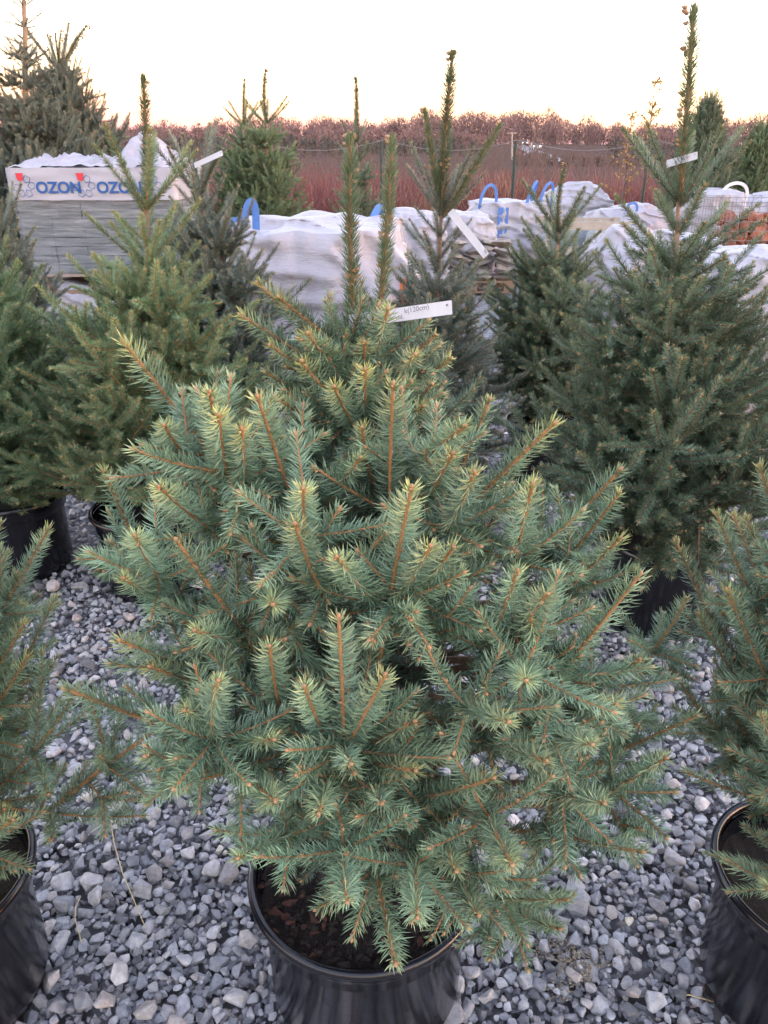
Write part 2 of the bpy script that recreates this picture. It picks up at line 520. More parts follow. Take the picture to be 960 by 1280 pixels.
# ================================================================ ground
def yard_mat():
    m, nt, b = newmat('yard_gravel')
    tc = N(nt, 'ShaderNodeTexCoord'); v = N(nt, 'ShaderNodeTexVoronoi'); v.inputs['Scale'].default_value = 26
    nt.links.new(tc.outputs['Object'], v.inputs['Vector'])
    sp_ = N(nt, 'ShaderNodeSeparateColor'); nt.links.new(v.outputs['Color'], sp_.inputs[0])
    c = mixc(nt, sp_.outputs[0], (.07, .073, .08), (.33, .335, .35))
    c = mixc(nt, maprange(nt, noisetex(nt, 1.3), .4, .7, 0, .5), c, (.20, .18, .16))
    nt.links.new(c, b.inputs['Base Color']); b.inputs['Roughness'].default_value = .85
    bump(nt, b, v.outputs['Distance'], -1.0, .03)
    return m
M['yard'] = yard_mat()
M['field'] = simple('dry_field', (.085, .052, .044), 1.0, .5, .5, spec=.05)
M['asphalt'] = simple('asphalt', (.20, .19, .20), .8, .15, 4)
M['gravel'] = stone_mat('crushed_stone', [(0, (.12, .124, .13)), (.2, (.26, .265, .28)), (.4, (.42, .425, .44)), (.55, (.27, .265, .27)), (.75, (.54, .54, .55)), (.9, (.40, .36, .33)), (.985, (.50, .50, .51)), (1, (.68, .62, .50))])
def sheet(name, x0, x1, y0, y1, z, mat, nx=1, ny=1, zf=None):
    xs = np.linspace(x0, x1, nx + 1); ys = np.linspace(y0, y1, ny + 1)
    V = [(a, b, z + (zf(a, b) if zf else 0)) for b in ys for a in xs]
    F = [(j*(nx+1)+i, j*(nx+1)+i+1, (j+1)*(nx+1)+i+1, (j+1)*(nx+1)+i) for j in range(ny) for i in range(nx)]
    me = npmesh(name, V, F); me.materials.append(mat)
    return mobj(name, me)
def terrain(x, y):
    return 0 if y < 40 else 4.4 * min(1, (y - 40) / 260) ** 1.3 + 1.2 * math.sin(x * .011 + 1) * min(1, (y - 40) / 200)
setp(sheet('field', -900, 900, -60, 1500, -.06, M['field'], 60, 104, terrain), kind='structure')
yard = setp(sheet('gravel_yard', -30, 30, -6, 17, -.030, M['yard']), kind='structure')

POTS = [(-.035, 1.0, .212), (-.83, .98, .19), (.79, .98, .19), (-.88, 2.58, .2), (-1.43, 2.72, .2), (.95, 2.34, .2), (.17, 3.0, .19), (.78, 3.6, .19), (-.70, 3.4, .19), (-1.95, 3.8, .19)]
def gravel():
    rng = random.Random(5); nrg = np.random.default_rng(5)
    protos = [bm_arrays(hull_stone(rng, rng.randint(11, 17), rng.uniform(.5, .8), .06)) for _ in range(28)]
    lows = [bm_arrays(hull_stone(rng, 10, rng.uniform(.5, .8), 0, True)) for _ in range(16)]
    pm = []
    for i, (V, F) in enumerate(protos):
        me = npmesh('stone', V, F, None, False); me.materials.append(M['gravel']); pm.append(me)
    st = []                                            # x,y,z,size,layer
    cell = .05; grid = {}
    def ok(x, y, s, k):
        cx, cy = int(x // cell), int(y // cell)
        for a in range(cx - 2, cx + 3):
            for b in range(cy - 2, cy + 3):
                for (u, v, q) in grid.get((a, b), ()):
                    if (u - x) ** 2 + (v - y) ** 2 < (k * (s + q) / 2) ** 2: return False
        return True
    def inpot(x, y): return any((x - a) ** 2 + (y - b) ** 2 < (r * .80) ** 2 for a, b, r in POTS)
    for it in range(90000):
        y = .35 + 4.6 * rng.random() ** 1.5; hw = .56 * (.908 * y + .63) + .12
        x = rng.uniform(-hw, hw)
        s = min(.06, max(.013, rng.lognormvariate(math.log(.031), .40)))
        if it < 900: s = rng.uniform(.045, .074)
        if y > 2.5: s *= 1.2
        if inpot(x, y) or not ok(x, y, s, .56): continue
        grid.setdefault((int(x // cell), int(y // cell)), []).append((x, y, s))
        st.append((x, y, rng.uniform(-.12, .42) * s + .002, s, 1))
    for it in range(28000):
        y = .35 + (2.5 * rng.random() ** 1.15 if it < 19000 else 4.6 * rng.random()); hw = .56 * (.908 * y + .63) + .12
        x = rng.uniform(-hw, hw)
        if inpot(x, y): continue
        st.append((x, y, -.010 + rng.uniform(-.007, .007), rng.uniform(.018, .036), 0))
    def size_px(q):
        u, v, d = project((q[0], q[1], 0))
        if not (10 < u < 950 and v < 1275) or q[4] == 0: return 0
        if 250 < u < 760 and v < 1010: return 0          # behind the near tree
        if any((q[0] - a) ** 2 + (q[1] - b) ** 2 < (r + .06) ** 2 for a, b, r in POTS): return 0
        return q[3] / d
    order = sorted(range(len(st)), key=lambda i: -size_px(st[i]))
    VV, FF, off = [], [], 0
    for rank, i in enumerate(order):
        x, y, z, s, layer = st[i]
        yaw = rng.uniform(0, 6.283); tx, ty = rng.gauss(0, .3), rng.gauss(0, .3)
        Rm = Matrix.Rotation(yaw, 3, 'Z') @ Matrix.Rotation(tx, 3, 'X') @ Matrix.Rotation(ty, 3, 'Y')
        if rank < 300:
            o = mobj('stone', pm[rng.randrange(len(pm))], yard)
            o.matrix_local = Matrix.Translation((x, y, z)) @ Rm.to_4x4() @ Matrix.Diagonal((s, s, s, 1))
        else:
            V, F = (protos if (y < 2.2 and layer) else lows)[rng.randrange(16)]
            VV.append((V * s) @ np.array(Rm).T + np.array((x, y, z))); FF.append(F + off); off += len(V)
    me = npmesh('gravel', np.concatenate(VV), np.concatenate(FF), None, False); me.materials.append(M['gravel'])
    g = mobj('gravel', me, yard); g['kind'] = 'stuff'
    print('gravel', len(st), 'tris', len(me.polygons))
gravel()

# ================================================================ pots
M['pot'] = simple('black_pot_plastic', (.008, .009, .013), .17, .3, 8, .06, .5, bscale=30)
M['soil'] = simple('potting_soil', (.034, .024, .018), .95, .6, 90, 1.0, bdist=.01)
M['mulch'] = simple('bark_mulch', (.14, .055, .036), .9, .6, 120, .8)
def pot(x, y, r, h, label, mulch=False, seed=0):
    t = empty('plant_pot', (x, y, 0), label, 'plant pot', 'black nursery pots on the gravel')
    b = r * .80
    m = MB()
    m.lathe([(.001, .004), (b - .012, .004), (b, .012), (b + .012, .05), (r - .026, h - .075), (r - .024, h - .07), (r - .016, h - .064), (r - .015, h - .03), (r - .013, h - .022)], 72)
    m.lathe([(r - .017, h - .022), (r - .024, h - .05), (b - .01, .06)], 72)
    m.build('pot_wall', M['pot'], t, True)
    m = MB()
    k = 10; prof = [(r - .008 + .008 * math.cos(q), h - .012 + .011 * math.sin(q)) for q in [2 * math.pi * i / k for i in range(k + 1)]]
    m.lathe(prof, 72); m.build('rim', M['pot'], t, True)
    rng = random.Random(seed)
    bm = bmesh.new(); bmesh.ops.create_circle(bm, cap_ends=True, segments=40, radius=r - .016)
    bmesh.ops.triangulate(bm, faces=bm.faces); bmesh.ops.subdivide_edges(bm, edges=bm.edges, cuts=5, use_grid_fill=True)
    for v in bm.verts: v.co.z = noise.noise(v.co * 30) * .008 + noise.noise(v.co * 9 + Vector((seed, 0, 0))) * .012
    me = bpy.data.meshes.new('soil'); bm.to_mesh(me); me.materials.append(M['soil'])
    o = mobj('soil', me, t, None, (0, 0, h - .05))
    if mulch:
        VV, FF, off = [], [], 0
        pr = [bm_arrays(hull_stone(rng, 9, .45, 0, True)) for _ in range(8)]
        for _ in range(700):
            q = rng.uniform(0, 6.283); rr = (r - .02) * math.sqrt(rng.random()); s = rng.uniform(.008, .028)
            Rm = Matrix.Rotation(rng.uniform(0, 6), 3, 'Z') @ Matrix.Rotation(rng.gauss(0, .6), 3, 'X')
            V, F = pr[rng.randrange(8)]
            VV.append((V * s) @ np.array(Rm).T + np.array((rr * math.cos(q), rr * math.sin(q), h - .042 + rng.uniform(0, .014)))); FF.append(F + off); off += len(V)
        me = npmesh('soil_crumbs', np.concatenate(VV), np.concatenate(FF), None, False); me.materials.append(M['soil'])
        mobj('soil_crumbs', me, t)['kind'] = 'stuff'
        for k in range(34):
            cl = ((-.11, -.075), (-.08, -.10), (.075, -.085), (-.13, -.03), (.05, -.12))[k % 5]
            bx, by = cl[0] + rng.gauss(0, .022), cl[1] + rng.gauss(0, .022); s = rng.uniform(.014, .045)
            me = bpy.data.meshes.new('bark_chip'); bm = hull_stone(rng, 9, .3, 0, True); bm.to_mesh(me); me.materials.append(M['mulch'])
            o = mobj('bark_chip', me, t, None, (bx, by, h - .036 + rng.uniform(0, .012))); o.scale = (s, s * .55, s); o.rotation_euler = (rng.uniform(-.7, .7), rng.uniform(-.7, .7), rng.uniform(0, 6))
    return t
POT_LABELS = ['shiny black plastic pot under the bluish spruce with bark chips on its soil',
 'black plastic pot at the front holding the olive spruce beside the straw stalks',
 'black plastic pot holding the front spruce next to the sandy patch',
 'black plastic pot of the bushy green spruce before the printed brick pallet',
 'black plastic pot of the dark spruce leaning in beside the bushy green spruce',
 'wide black plastic pot below the tallest spruce with the short white tag',
 'black plastic pot under the grey blue spruce with several leaders',
 'black plastic pot below the small dark spruce before the stacked flat stones',
 'black plastic pot of the spruce with the hooked leader',
 'black plastic pot of the dense grey green spruce beside the brick pallet']
for i, (x, y, r) in enumerate(POTS): pot(x, y, r, .335, POT_LABELS[i], i == 0, i)

# ================================================================ the near spruce, its shoots laid out from the photograph
HX, HY = -.035, 1.0
RZ = [(.2, .2), (.42, .31), (.55, .41), (.75, .49), (.9, .46), (1.05, .40), (1.2, .32), (1.3, .26), (1.42, .1), (1.6, .02)]
def crown(z): return float(np.interp(z, [a for a, _ in RZ], [b for _, b in RZ]))
def on_crown(px, py, k):
    r = ray(px, py); best = None; d = .3
    while d < 1.9:
        p = Vector((0, 0, CAMH)) + r * d
        q = math.hypot(p.x - HX, p.y - HY)
        if q < crown(p.z) * k: return p
        e = q - crown(p.z) * k
        if best is None or e < best[0]: best = (e, p)
        d += .004
    return best[1]
SHOOTS = [  # tip px, base px, optional tip and base distance
 (156,429,271,579),(321,502,367,629),(275,521,283,590),(308,544,304,600),(206,535,240,580),(125,590,178,700),(169,669,200,725),(215,681,304,787),
 (369,658,403,740),(381,621,380,670),(200,612,262,660),(246,794,320,800),(150,800,240,835),(190,840,270,860),(154,725,215,760),(335,765,350,735),(262,494,280,570),
 (320,359,432,452,1.02,1.02),(349,371,437,444,.97,1.02),(382,423,437,482,.90,1.0),(337,434,424,490,.94,1.0),(374,461,441,523,.88,.97),(407,382,434,425,.98,1.02),
 (489,390,468,452,.93,1.0),(539,423,487,469,1.0,1.02),(520,450,487,480,.94,1.0),(418,486,449,540,.85,.95),(345,507,424,540,.91,.96),
 (491,484,487,640,.77,.83),(541,486,500,530,.96,1.0),(580,532,512,590),(618,502,566,607,.93,.95),(693,532,570,648),(566,577,528,630),
 (514,613,487,752),(453,540,474,623,.83,.9),(450,572,399,645,.80,.86),(424,777,430,930),(337,811,352,890),(653,723,607,811),(666,767,674,850),
 (670,611,645,702),(684,742,645,795),(780,591,671,696),(776,616,712,695,.96,.98),(804,726,694,846),(776,676,705,740),(862,750,815,815,1.02,1.02),
 (870,895,768,942),(839,949,764,988),(804,1067,693,1042),(802,834,738,858),(681,955,610,926),(620,976,500,1000),(708,1124,625,1125),(700,1168,640,1140),
 (635,905,585,885),(655,862,655,835),(81,865,254,926),(267,855,267,925),(342,924,275,925),(183,953,254,935),(381,861,415,935),(480,855,432,935),
 (520,905,437,940),(518,970,437,945),(298,1072,362,1042),(490,1210,470,1085),(435,1130,430,1060),(350,1010,300,960),(400,1020,418,950),(570,1095,556,1030),
 (640,1080,610,1020),(540,690,500,745),(300,395,420,470,1.03,1.03),(400,440,445,500,.93,.99),(455,430,458,490,.95,1.0),(515,405,478,455,1.02,1.02),(560,450,500,492,1.02,1.03),(330,470,420,515,.98,1.0),(530,510,480,545,.9,.97),(460,470,455,530,.88,.96),(420,700,470,755),(570,690,520,750),(740,930,690,920),(760,1010,700,990),(230,890,290,900),(600,600,560,660),(520,1150,520,1080),(600,1150,575,1090),(770,880,715,890)]
def hero():
    rng = random.Random(3)
    zt = .28
    t = empty('spruce_tree', (HX, HY, zt), 'bushy bluish spruce with two leaders and a long white paper tag', 'tree')
    mt = ('twig', 'bud', 'blue')
    W = lambda p: Vector(p) - Vector((HX, HY, zt))
    fork = at_y(451, 505, 1.03)
    mb = MB(); f0 = W(fork)
    pts = [Vector((0, 0, 0)).lerp(f0, i / 7) + Vector((.006 * math.sin(i * 1.3), .006 * math.cos(i), 0)) for i in range(8)]
    mb.tube(pts, [.019 - .0012 * i for i in range(8)], 10); mb.build('trunk', M['bark'], t, True)
    for (tx, ty, bx, by, i) in ((438, 172, 443, 420, 0), (490, 175, 474, 400, 1)):
        b = W(at_y(bx, by, 1.03)); tip = W(at_y(tx, ty, 1.04))
        place(t, 'L', i, b, tip - b, (tip - b).length, (0, -1, .1), mt, 'leader')
        m2 = MB(); m2.tube([f0, f0.lerp(b, .5), b], [.010, .008, .0065], 8); m2.build('leader_stem', M['twig'], t, True).color = TINT['twig']
    def axis(z): return Vector((f0.x * z / f0.z, f0.y * z / f0.z, z))
    for k, s in enumerate(SHOOTS):
        tip = at_y(s[0], s[1], s[4]) if len(s) > 4 else on_crown(s[0], s[1], rng.uniform(.88, 1.06))
        if len(s) > 4: base = at_y(s[2], s[3], s[5])
        else:
            r = ray(s[2], s[3]).normalized(); o0 = Vector((0, 0, CAMH))
            q = (tip - o0).dot(r); near_p = o0 + r * q; pl = (tip - near_p).length
            Lt = max(pl * 1.22, min(.17, pl * 2.4), .10)                # mostly seen side-on, the base a little deeper in the crown
            base = near_p + r * math.sqrt(max(0, Lt * Lt - pl * pl))
        d = tip - base; L = d.length
        b = W(base); rad = math.hypot(b.x, b.y)
        outw = Vector((b.x, b.y, 0)).normalized() if rad > .02 else Vector((0, -1, 0))
        # limb from the trunk up to the cluster
        zb = max(.06, b.z - rad * rng.uniform(.35, .6) - .03)
        a = axis(min(zb, f0.z)); s0 = max(.62, min(1.25, L / .19))
        e = b - d.normalized() * .13 * s0
        mid = a.lerp(e, .55) + Vector((0, 0, -.02))
        mb = MB(); mb.tube([a, a.lerp(mid, .6), mid, mid.lerp(e, .6) , e], [.0075, .0066, .0058, .0050, .0042], 6)
        br = mb.build('branch', M['bark'], t, True)
        small = L < .07
        w, n, L0 = PROTO['a1' if small else 'T'][k % (3 if small else 6)]
        up = Vector((0, 0, 1)) if abs(d.normalized().z) < .8 else -outw
        up = (up - outw * .0)
        Rm = frame(d, up) @ Matrix.Rotation(rng.uniform(-.6, .6), 3, 'X')
        sc = L / L0 if not small else max(.5, L / L0)
        sc = max(.45, min(1.3, sc))
        sy = max(.92, sc) if not small else sc
        mx = Matrix.Translation(b) @ Rm.to_4x4() @ Matrix.Diagonal((sc, sy, sy, 1))
        tw = bpy.data.objects.new('twig', w); link(tw, br); tw.matrix_local = mx
        tw.color = TINT[mt[0]]
        c = bpy.data.objects.new('needles', n); link(c, br); c.matrix_local = mx; c['kind'] = 'stuff'
        q_ = TINT['upper' if len(s) > 4 and s[1] < 520 else mt[2]]; vg = rng.uniform(.72, 1.08)            # shoots differ in vigour and wax
        c.color = (q_[0] * vg * .92, q_[1] * vg, q_[2] * vg, q_[3] * max(.15, min(1.25, (b.z + zt - .45) * 1.5)) * rng.uniform(.5, 1.2))
    # inner boughs that fill the crown, crown shade mixed into their older needles' colour
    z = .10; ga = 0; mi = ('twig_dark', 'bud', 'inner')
    while z < f0.z - .12:
        for j in range(7):
            ga += 2.39996; zz = z + rng.uniform(0, .08)
            wz = zz + zt
            el = R(4 + 34 * zz / f0.z + rng.uniform(-9, 9))
            Lr = crown(wz + .08) * .52 * rng.uniform(.8, 1.1)
            L = max(.13, Lr / max(.6, math.cos(el)))
            d = Vector((math.cos(ga) * math.cos(el), math.sin(ga) * math.cos(el), math.sin(el)))
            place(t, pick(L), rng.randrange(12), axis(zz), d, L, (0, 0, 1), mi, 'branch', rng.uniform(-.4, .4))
        z += .085
    return t
hero()


# ================================================================ other spruces
GP = 'potted spruces standing on the gravel'
def sp(x, y, top, Rad, label, group=GP, **kw):
    """top = pixel of the leader's point; the tree leans from its pot towards it"""
    e = at_y(top[0], top[1], y)
    return spruce(x, y, e.z, Rad, label, group, lean=(e.x - x, 0), **kw)
sp(-.88, 2.58, (182, 97), .60, 'bushy green spruce with an upright brown leader before the printed brick pallet', mats=('twig', 'bud', 'green'), leader=.36, seed=21, spacing=.17, per=7, inter=9, el_bot=8, el_top=50, power=1.0, full=1.25, clear=.10)
sp(-1.43, 2.72, (-60, 250), .56, 'dark spruce leaning in beside the bushy green spruce', mats=('twig_dark', 'bud', 'green'), leader=.25, seed=22, spacing=.16, per=7, inter=8, full=1.5)
sp(.95, 2.34, (862, 12), .66, 'tallest slim spruce with a bare leader and a short white tag', mats=('twig_dark', 'bud', 'dark'), leader=.46, seed=33, spacing=.17, per=7, inter=10, bark='bark_pale', el_bot=4, el_top=46, power=1.0, full=1.2, clear=.04)
sp(.17, 3.0, (565, 68), .56, 'grey blue spruce with several crossing leaders and a dangling white tag', mats=('twig_dark', 'bud', 'steel'), leader=.5, seed=44, spacing=.17, extra_leaders=((-.2, 0, .36), (.62, -.1, .36), (-.06, .1, .2), (.42, .2, .2)), per=7, inter=9, full=1.15, power=1.25)
sp(.80, 3.7, (705, 205), .46, 'small dark spruce before the stacked flat stones', mats=('twig_dark', 'bud', 'dark'), leader=.28, seed=55, spacing=.15, per=7, inter=8, full=1.5, bark='bark_pale', el_top=46)
sp(-.70, 3.4, (243, 195), .46, 'grey green spruce with a hooked leader behind the bushy green one', mats=('twig_dark', 'bud', 'steel'), leader=.14, seed=66, spacing=.16, extra_leaders=((-.55, 0, .22), (.6, 0, .2)), per=7, inter=9, full=1.5)
sp(-1.95, 3.8, (0, 262), .52, 'dense grey green spruce beside the brick pallet', mats=('twig_dark', 'bud', 'steel'), leader=.12, seed=77, spacing=.14, per=8, inter=8)
sp(-.86, .98, (-200, 650), .47, 'olive spruce at the front beside the straw stalks, shoots full of buds', mats=('twig', 'bud', 'olive'), leader=.16, seed=88, spacing=.12, per=8, inter=9, el_bot=32, el_top=66, power=.5, near=True)
sp(.82, .98, (1100, 560), .40, 'upright olive green spruce next to the sandy patch', mats=('twig', 'bud', 'olive'), leader=.16, seed=99, spacing=.12, per=8, inter=9, el_bot=34, el_top=70, power=.55, near=True)
GB = 'spruces growing behind the potted rows'
sp(-3.45, 7.6, (28, -70), 1.35, 'tall grey spruce with horizontal twigs rising above the brick pallet', GB, z0=0, mats=('twig_dark', 'bud', 'steel'), leader=.35, seed=101, spacing=.24, topl=1.2, trunk_r=.045, bark='bark_pale', el_top=24, el_bot=5, per=6, inter=8, power=1.7, full=1.3)
sp(-3.2, 8.4, (70, 42), 1.25, 'spruce with several thin leaders behind the tall grey one', GB, z0=0, mats=('twig_dark', 'bud', 'steel'), leader=.3, seed=102, spacing=.19, extra_leaders=((.25, 0, .35), (.9, 0, .5), (-.1, 0, .3)), topl=1.6, trunk_r=.034, el_top=50, per=8, inter=8, full=1.25)
sp(-1.27, 8.5, (333, 88), .85, 'slender spruce, taller of the pair behind the big white sack', GB, z0=0, mats=('twig_dark', 'bud', 'green'), topl=1.2, leader=.45, seed=103, spacing=.22, trunk_r=.028, bark='bark_pale', el_top=40, inter=3)
sp(-1.62, 8.8, (306, 100), .75, 'slender spruce, shorter of the pair behind the big white sack', GB, z0=0, mats=('twig_dark', 'bud', 'green'), topl=1.2, leader=.4, seed=104, spacing=.22, trunk_r=.026, bark='bark_pale', el_top=40, inter=3)
sp(-.24, 7.6, (445, 98), .46, 'thin spruce with a bare spike leader before the red shrubs', GB, z0=0, mats=('twig_dark', 'bud', 'dark'), leader=.5, seed=105, spacing=.2, trunk_r=.024)
def cone_evergreen(x, y, H, Rad, label, seed, mat):
    """dense dark cone: fronds all the way up the stem"""
    return spruce(x, y, H, Rad, label, 'dark evergreens by the fence', z0=0, mats=('twig_dark', 'bud', mat), leader=.16, spacing=.13, per=8, inter=9, seed=seed, el_top=66, el_bot=38, power=.55, trunk_r=.04, name='evergreen_tree')
cone_evergreen(4.95, 13.2, 2.35, .95, 'dark pointed evergreen beside the leaning pole', 201, 'dark')
cone_evergreen(6.1, 13.8, 1.95, .95, 'broad mossy evergreen right of the pointed one', 202, 'green')
cone_evergreen(7.0, 14.2, 2.1, .9, 'dark evergreen past the broad mossy one', 203, 'dark')

# ================================================================ paper tags
M['paper'] = simple('white_tag', (.80, .80, .84), .45, .04, 30)
M['ink'] = simple('pencil_ink', (.22, .22, .26), .7, .1, 30)
def text_mesh(body, size, bold=0.0, extrude=0.0):
    c = bpy.data.curves.new('lettering', 'FONT'); c.body = body; c.size = size; c.offset = bold; c.extrude = extrude
    o = bpy.data.objects.new('lettering', c); COL.objects.link(o)
    bpy.context.view_layer.update()
    me = bpy.data.meshes.new_from_object(o.evaluated_get(bpy.context.evaluated_depsgraph_get()))
    bpy.data.objects.remove(o); bpy.data.curves.remove(c)
    return me
def tag_strip(p0, p1, width, label, text=None, curl=.0):
    """flat plastic strip from p0 to p1 (end with the hole)"""
    p0, p1 = Vector(p0), Vector(p1)
    d = p1 - p0; L = d.length
    t = empty('plant_tag', p0, label, 'tag', 'white paper tags on the spruces')
    x = d.normalized(); nrm = Vector((0, -1, .35)); nrm = (nrm - x * nrm.dot(x)).normalized(); yv = nrm.cross(x)
    t.matrix_world = Matrix.Translation(p0) @ Matrix((x, yv, nrm)).transposed().to_4x4()
    bm = bmesh.new(); n = 14
    hole = (L - width * .35, width * .18)
    vs = []
    for i in range(n + 1):
        a = L * i / n; z = curl * math.sin(math.pi * i / n) * L
        vs.append((bm.verts.new((a, -width / 2, z)), bm.verts.new((a, width / 2, z))))
    for i in range(n): bm.faces.new((vs[i][0], vs[i+1][0], vs[i+1][1], vs[i][1]))
    bmesh.ops.solidify(bm, geom=list(bm.faces), thickness=.0006)
    me = bpy.data.meshes.new('strip'); bm.to_mesh(me); me.materials.append(M['paper']); mobj('strip', me, t)
    m = MB(); m.lathe([(.0001, .0012), (.0016, .0012)], 12); 
    m.build('hole', M['ink'], t, loc=(hole[0], hole[1], .0002 + curl * L * .1))
    if text:
        for body, fx, fy, sz in text:
            me = text_mesh(body, sz); me.materials.append(M['ink'])
            o = mobj('lettering', me, t, None, (L * fx, fy, .0014 + curl * math.sin(math.pi * fx) * L)); o.rotation_euler = (0, 0, .05)
    return t
tag_strip(at_y(436, 402, 1.02), at_y(565, 384, .96), .017, 'long white tag with pencil writing on the two-leader spruce', [('id.', .50, -.006, .008), ('k(120cm)', .56, .000, .009)])
tag_strip(at_y(563, 264, 2.9), at_y(608, 320, 2.85), .027, 'white tag dangling aslant from the grey blue spruce')
tag_strip(at_y(833, 205, 2.36), at_y(872, 194, 2.3), .020, 'short white tag on the leader of the tallest spruce')
tag_strip(at_y(243, 207, 3.3), at_y(278, 191, 3.25), .020, 'white tag on the spruce with the hooked leader')

# ================================================================ woven sacks
def sack_mat(name, col):
    m, nt, b = newmat(name)
    tc = N(nt, 'ShaderNodeTexCoord'); mp = N(nt, 'ShaderNodeMapping'); mp.inputs['Scale'].default_value = (3, 3, 11)
    nt.links.new(tc.outputs['Object'], mp.inputs['Vector'])
    f = noisetex(nt, 2.2, 6, .65, mp.outputs[0]); g = noisetex(nt, 5, 4)
    c = mixc(nt, maprange(nt, g, .35, .75, 0, 1), col, tuple(x * .80 for x in col))
    nt.links.new(c, b.inputs['Base Color']); b.inputs['Roughness'].default_value = .38
    bump(nt, b, f, .55, .035)
    b.inputs['Subsurface Weight'].default_value = 0
    return m
M['sack'] = sack_mat('white_woven_plastic', (.40, .385, .43))
M['film'] = sack_mat('white_stretch_film', (.42, .40, .44))
M['blue_strap'] = simple('blue_webbing', (.07, .18, .48), .6, .2, 30)
M['white_strap'] = simple('white_webbing', (.68, .68, .72), .6, .1, 30)
M['orange'] = simple('orange_cloth', (.75, .17, .06), .6, .15, 30)
def sack_mesh(w, d, h, seed, bulge=.12, sag=.10, peak=0.0, n=36):
    bm = bmesh.new(); bmesh.ops.create_cube(bm, size=2); bmesh.ops.subdivide_edges(bm, edges=bm.edges, cuts=n, use_grid_fill=True)
    o = Vector((seed * 3.7, seed * 1.3, seed * 2.1))
    for v in bm.verts:
        x, y, z = v.co
        # rounded square section
        r = max(abs(x), abs(y), 1e-6); ln = math.hypot(x, y)
        k = r / ln if ln > 1e-6 else 1
        rd = .28 + .25 * max(0, z)
        fx, fy = x * ((1 - rd) + rd * k), y * ((1 - rd) + rd * k)
        bl = 1 + bulge * (1 - z * z) - .10 * max(0, z) ** 3
        px, py = fx * bl * w / 2, fy * bl * d / 2
        zz = z
        if z > .5:
            q = (x * x + y * y)
            zz = z - sag * q * (z - .5) * 1.4 + peak * math.exp(-3.5 * ((x - .3) ** 2 + (y + .1) ** 2)) * (z - .5) * 2
        p = Vector((px, py, (zz + 1) / 2 * h))
        f = noise.fractal(p * 2.2 + o, 1.0, 2.0, 3) * .035
        a = math.atan2(y, x)
        fold = noise.noise(Vector((a * 5 + p.z * 2.5, p.z * 1.2, seed))) * .028 + abs(noise.noise(Vector((a * 9 - p.z * 5, seed * 2, p.z * 2)))) * .03
        fold += (1 - abs(noise.noise(Vector((p.x * 3 + p.z * 4.5 + seed, p.y * 3, p.z * 6.5))))) ** 6 * .06 + (1 - abs(noise.noise(Vector((p.x * 7 - p.z * 9 + seed, p.y * 7, p.z * 12))))) ** 6 * .014
        top = max(0, min(1, (z - .6) * 3))
        ridge = (abs(noise.noise(p * 4 + o)) * .06) * top
        nv = Vector((px, py, 0)); nv = nv.normalized() if nv.length > 1e-5 else Vector((0, 0, 0))
        p += nv * (f + fold) + Vector((0, 0, ridge + f * top * .9))
        v.co = p
    me = bpy.data.meshes.new('sack_body'); bm.to_mesh(me)
    me.polygons.foreach_set('use_smooth', [True] * len(me.polygons))
    return me
def strap(mb, pts, w, th=.004):
    pts = [Vector(p) for p in pts]
    vs = []; n = len(pts)
    for i, p in enumerate(pts):
        t = (pts[min(i+1, n-1)] - pts[max(i-1, 0)]).normalized()
        s = t.cross(Vector((0, -1, .05))).normalized(); u = s.cross(t).normalized()
        vs += [p - s*w/2 - u*th/2, p + s*w/2 - u*th/2, p + s*w/2 + u*th/2, p - s*w/2 + u*th/2]
    fs = []
    for i in range(n - 1):
        for j in range(4): fs.append((i*4+j, i*4+(j+1)%4, (i+1)*4+(j+1)%4, (i+1)*4+j))
    fs += [(3,2,1,0), ((n-1)*4, (n-1)*4+1, (n-1)*4+2, (n-1)*4+3)]
    mb.add(vs, fs)
def sack(x, y, w, d, h, label, seed, rz=0, z0=.0, loops=(), bulge=.12, sag=.1, peak=0, stripes=(), mat='sack'):
    t = empty('bulk_sack', (x, y, z0), label, 'sack', 'white bulk sacks in the yard', rz)
    me = sack_mesh(w, d, h, seed, bulge, sag, peak); me.materials.append(M[mat]); mobj('sack_body', me, t)
    for (lx, ly, lw, lh, ang, mat2) in loops:
        mb = MB(); c = Vector((lx * w / 2, ly * d / 2, h * .92)); pts = []
        for i in range(13):
            q = math.pi * i / 12
            a = -math.cos(q) * lw / 2; b = math.sin(q) ** .7 * lh
            pts.append(c + Vector((a * math.cos(ang) + b * math.sin(ang) * .4, a * math.sin(ang), b)))
        strap(mb, pts, .04); mb.build('lifting_loop', M[mat2], t)
    for (sx, w2, z1, z2, mat2) in stripes:
        mb = MB(); strap(mb, [(sx * w / 2, -d / 2 * (1 + bulge) - .03, z1 * h + (z2 - z1) * h * i / 6) for i in range(7)], w2)
        mb.build('strap', M[mat2], t)
    return t
sack(-.37, 4.72, .95, .95, 1.10, 'big crumpled white sack behind the two-leader spruce, blue loops standing up', 3, .08, .06, ((-.82, -.5, .07, .21, .3, 'blue_strap'), (.62, .2, .16, .16, 1.2, 'blue_strap'), (-1.0, -.1, .3, .10, .2, 'blue_strap')), .13, .10, .05, mat='film')
a = at_y(640, 275, 11.2); sack(a.x, 11.6, 1.05, .95, .93, 'square white sack with blue side strap behind the stacked flat stones', 5, .1, 0, ((-.7, -.6, .25, .30, .3, 'blue_strap'), (.35, -.6, .2, .34, 1.0, 'blue_strap'), (.9, -.3, .22, .32, .5, 'blue_strap')), .05, .05, 0, ((-.45, .07, .3, .95, 'blue_strap'), (-.28, .04, .3, .95, 'blue_strap')))
a = at_y(722, 260, 14); sack(a.x, 14.2, .90, .90, 1.1, 'rounded full white sack beside the green fence post', 6, .3, 0, (), .16, .28)
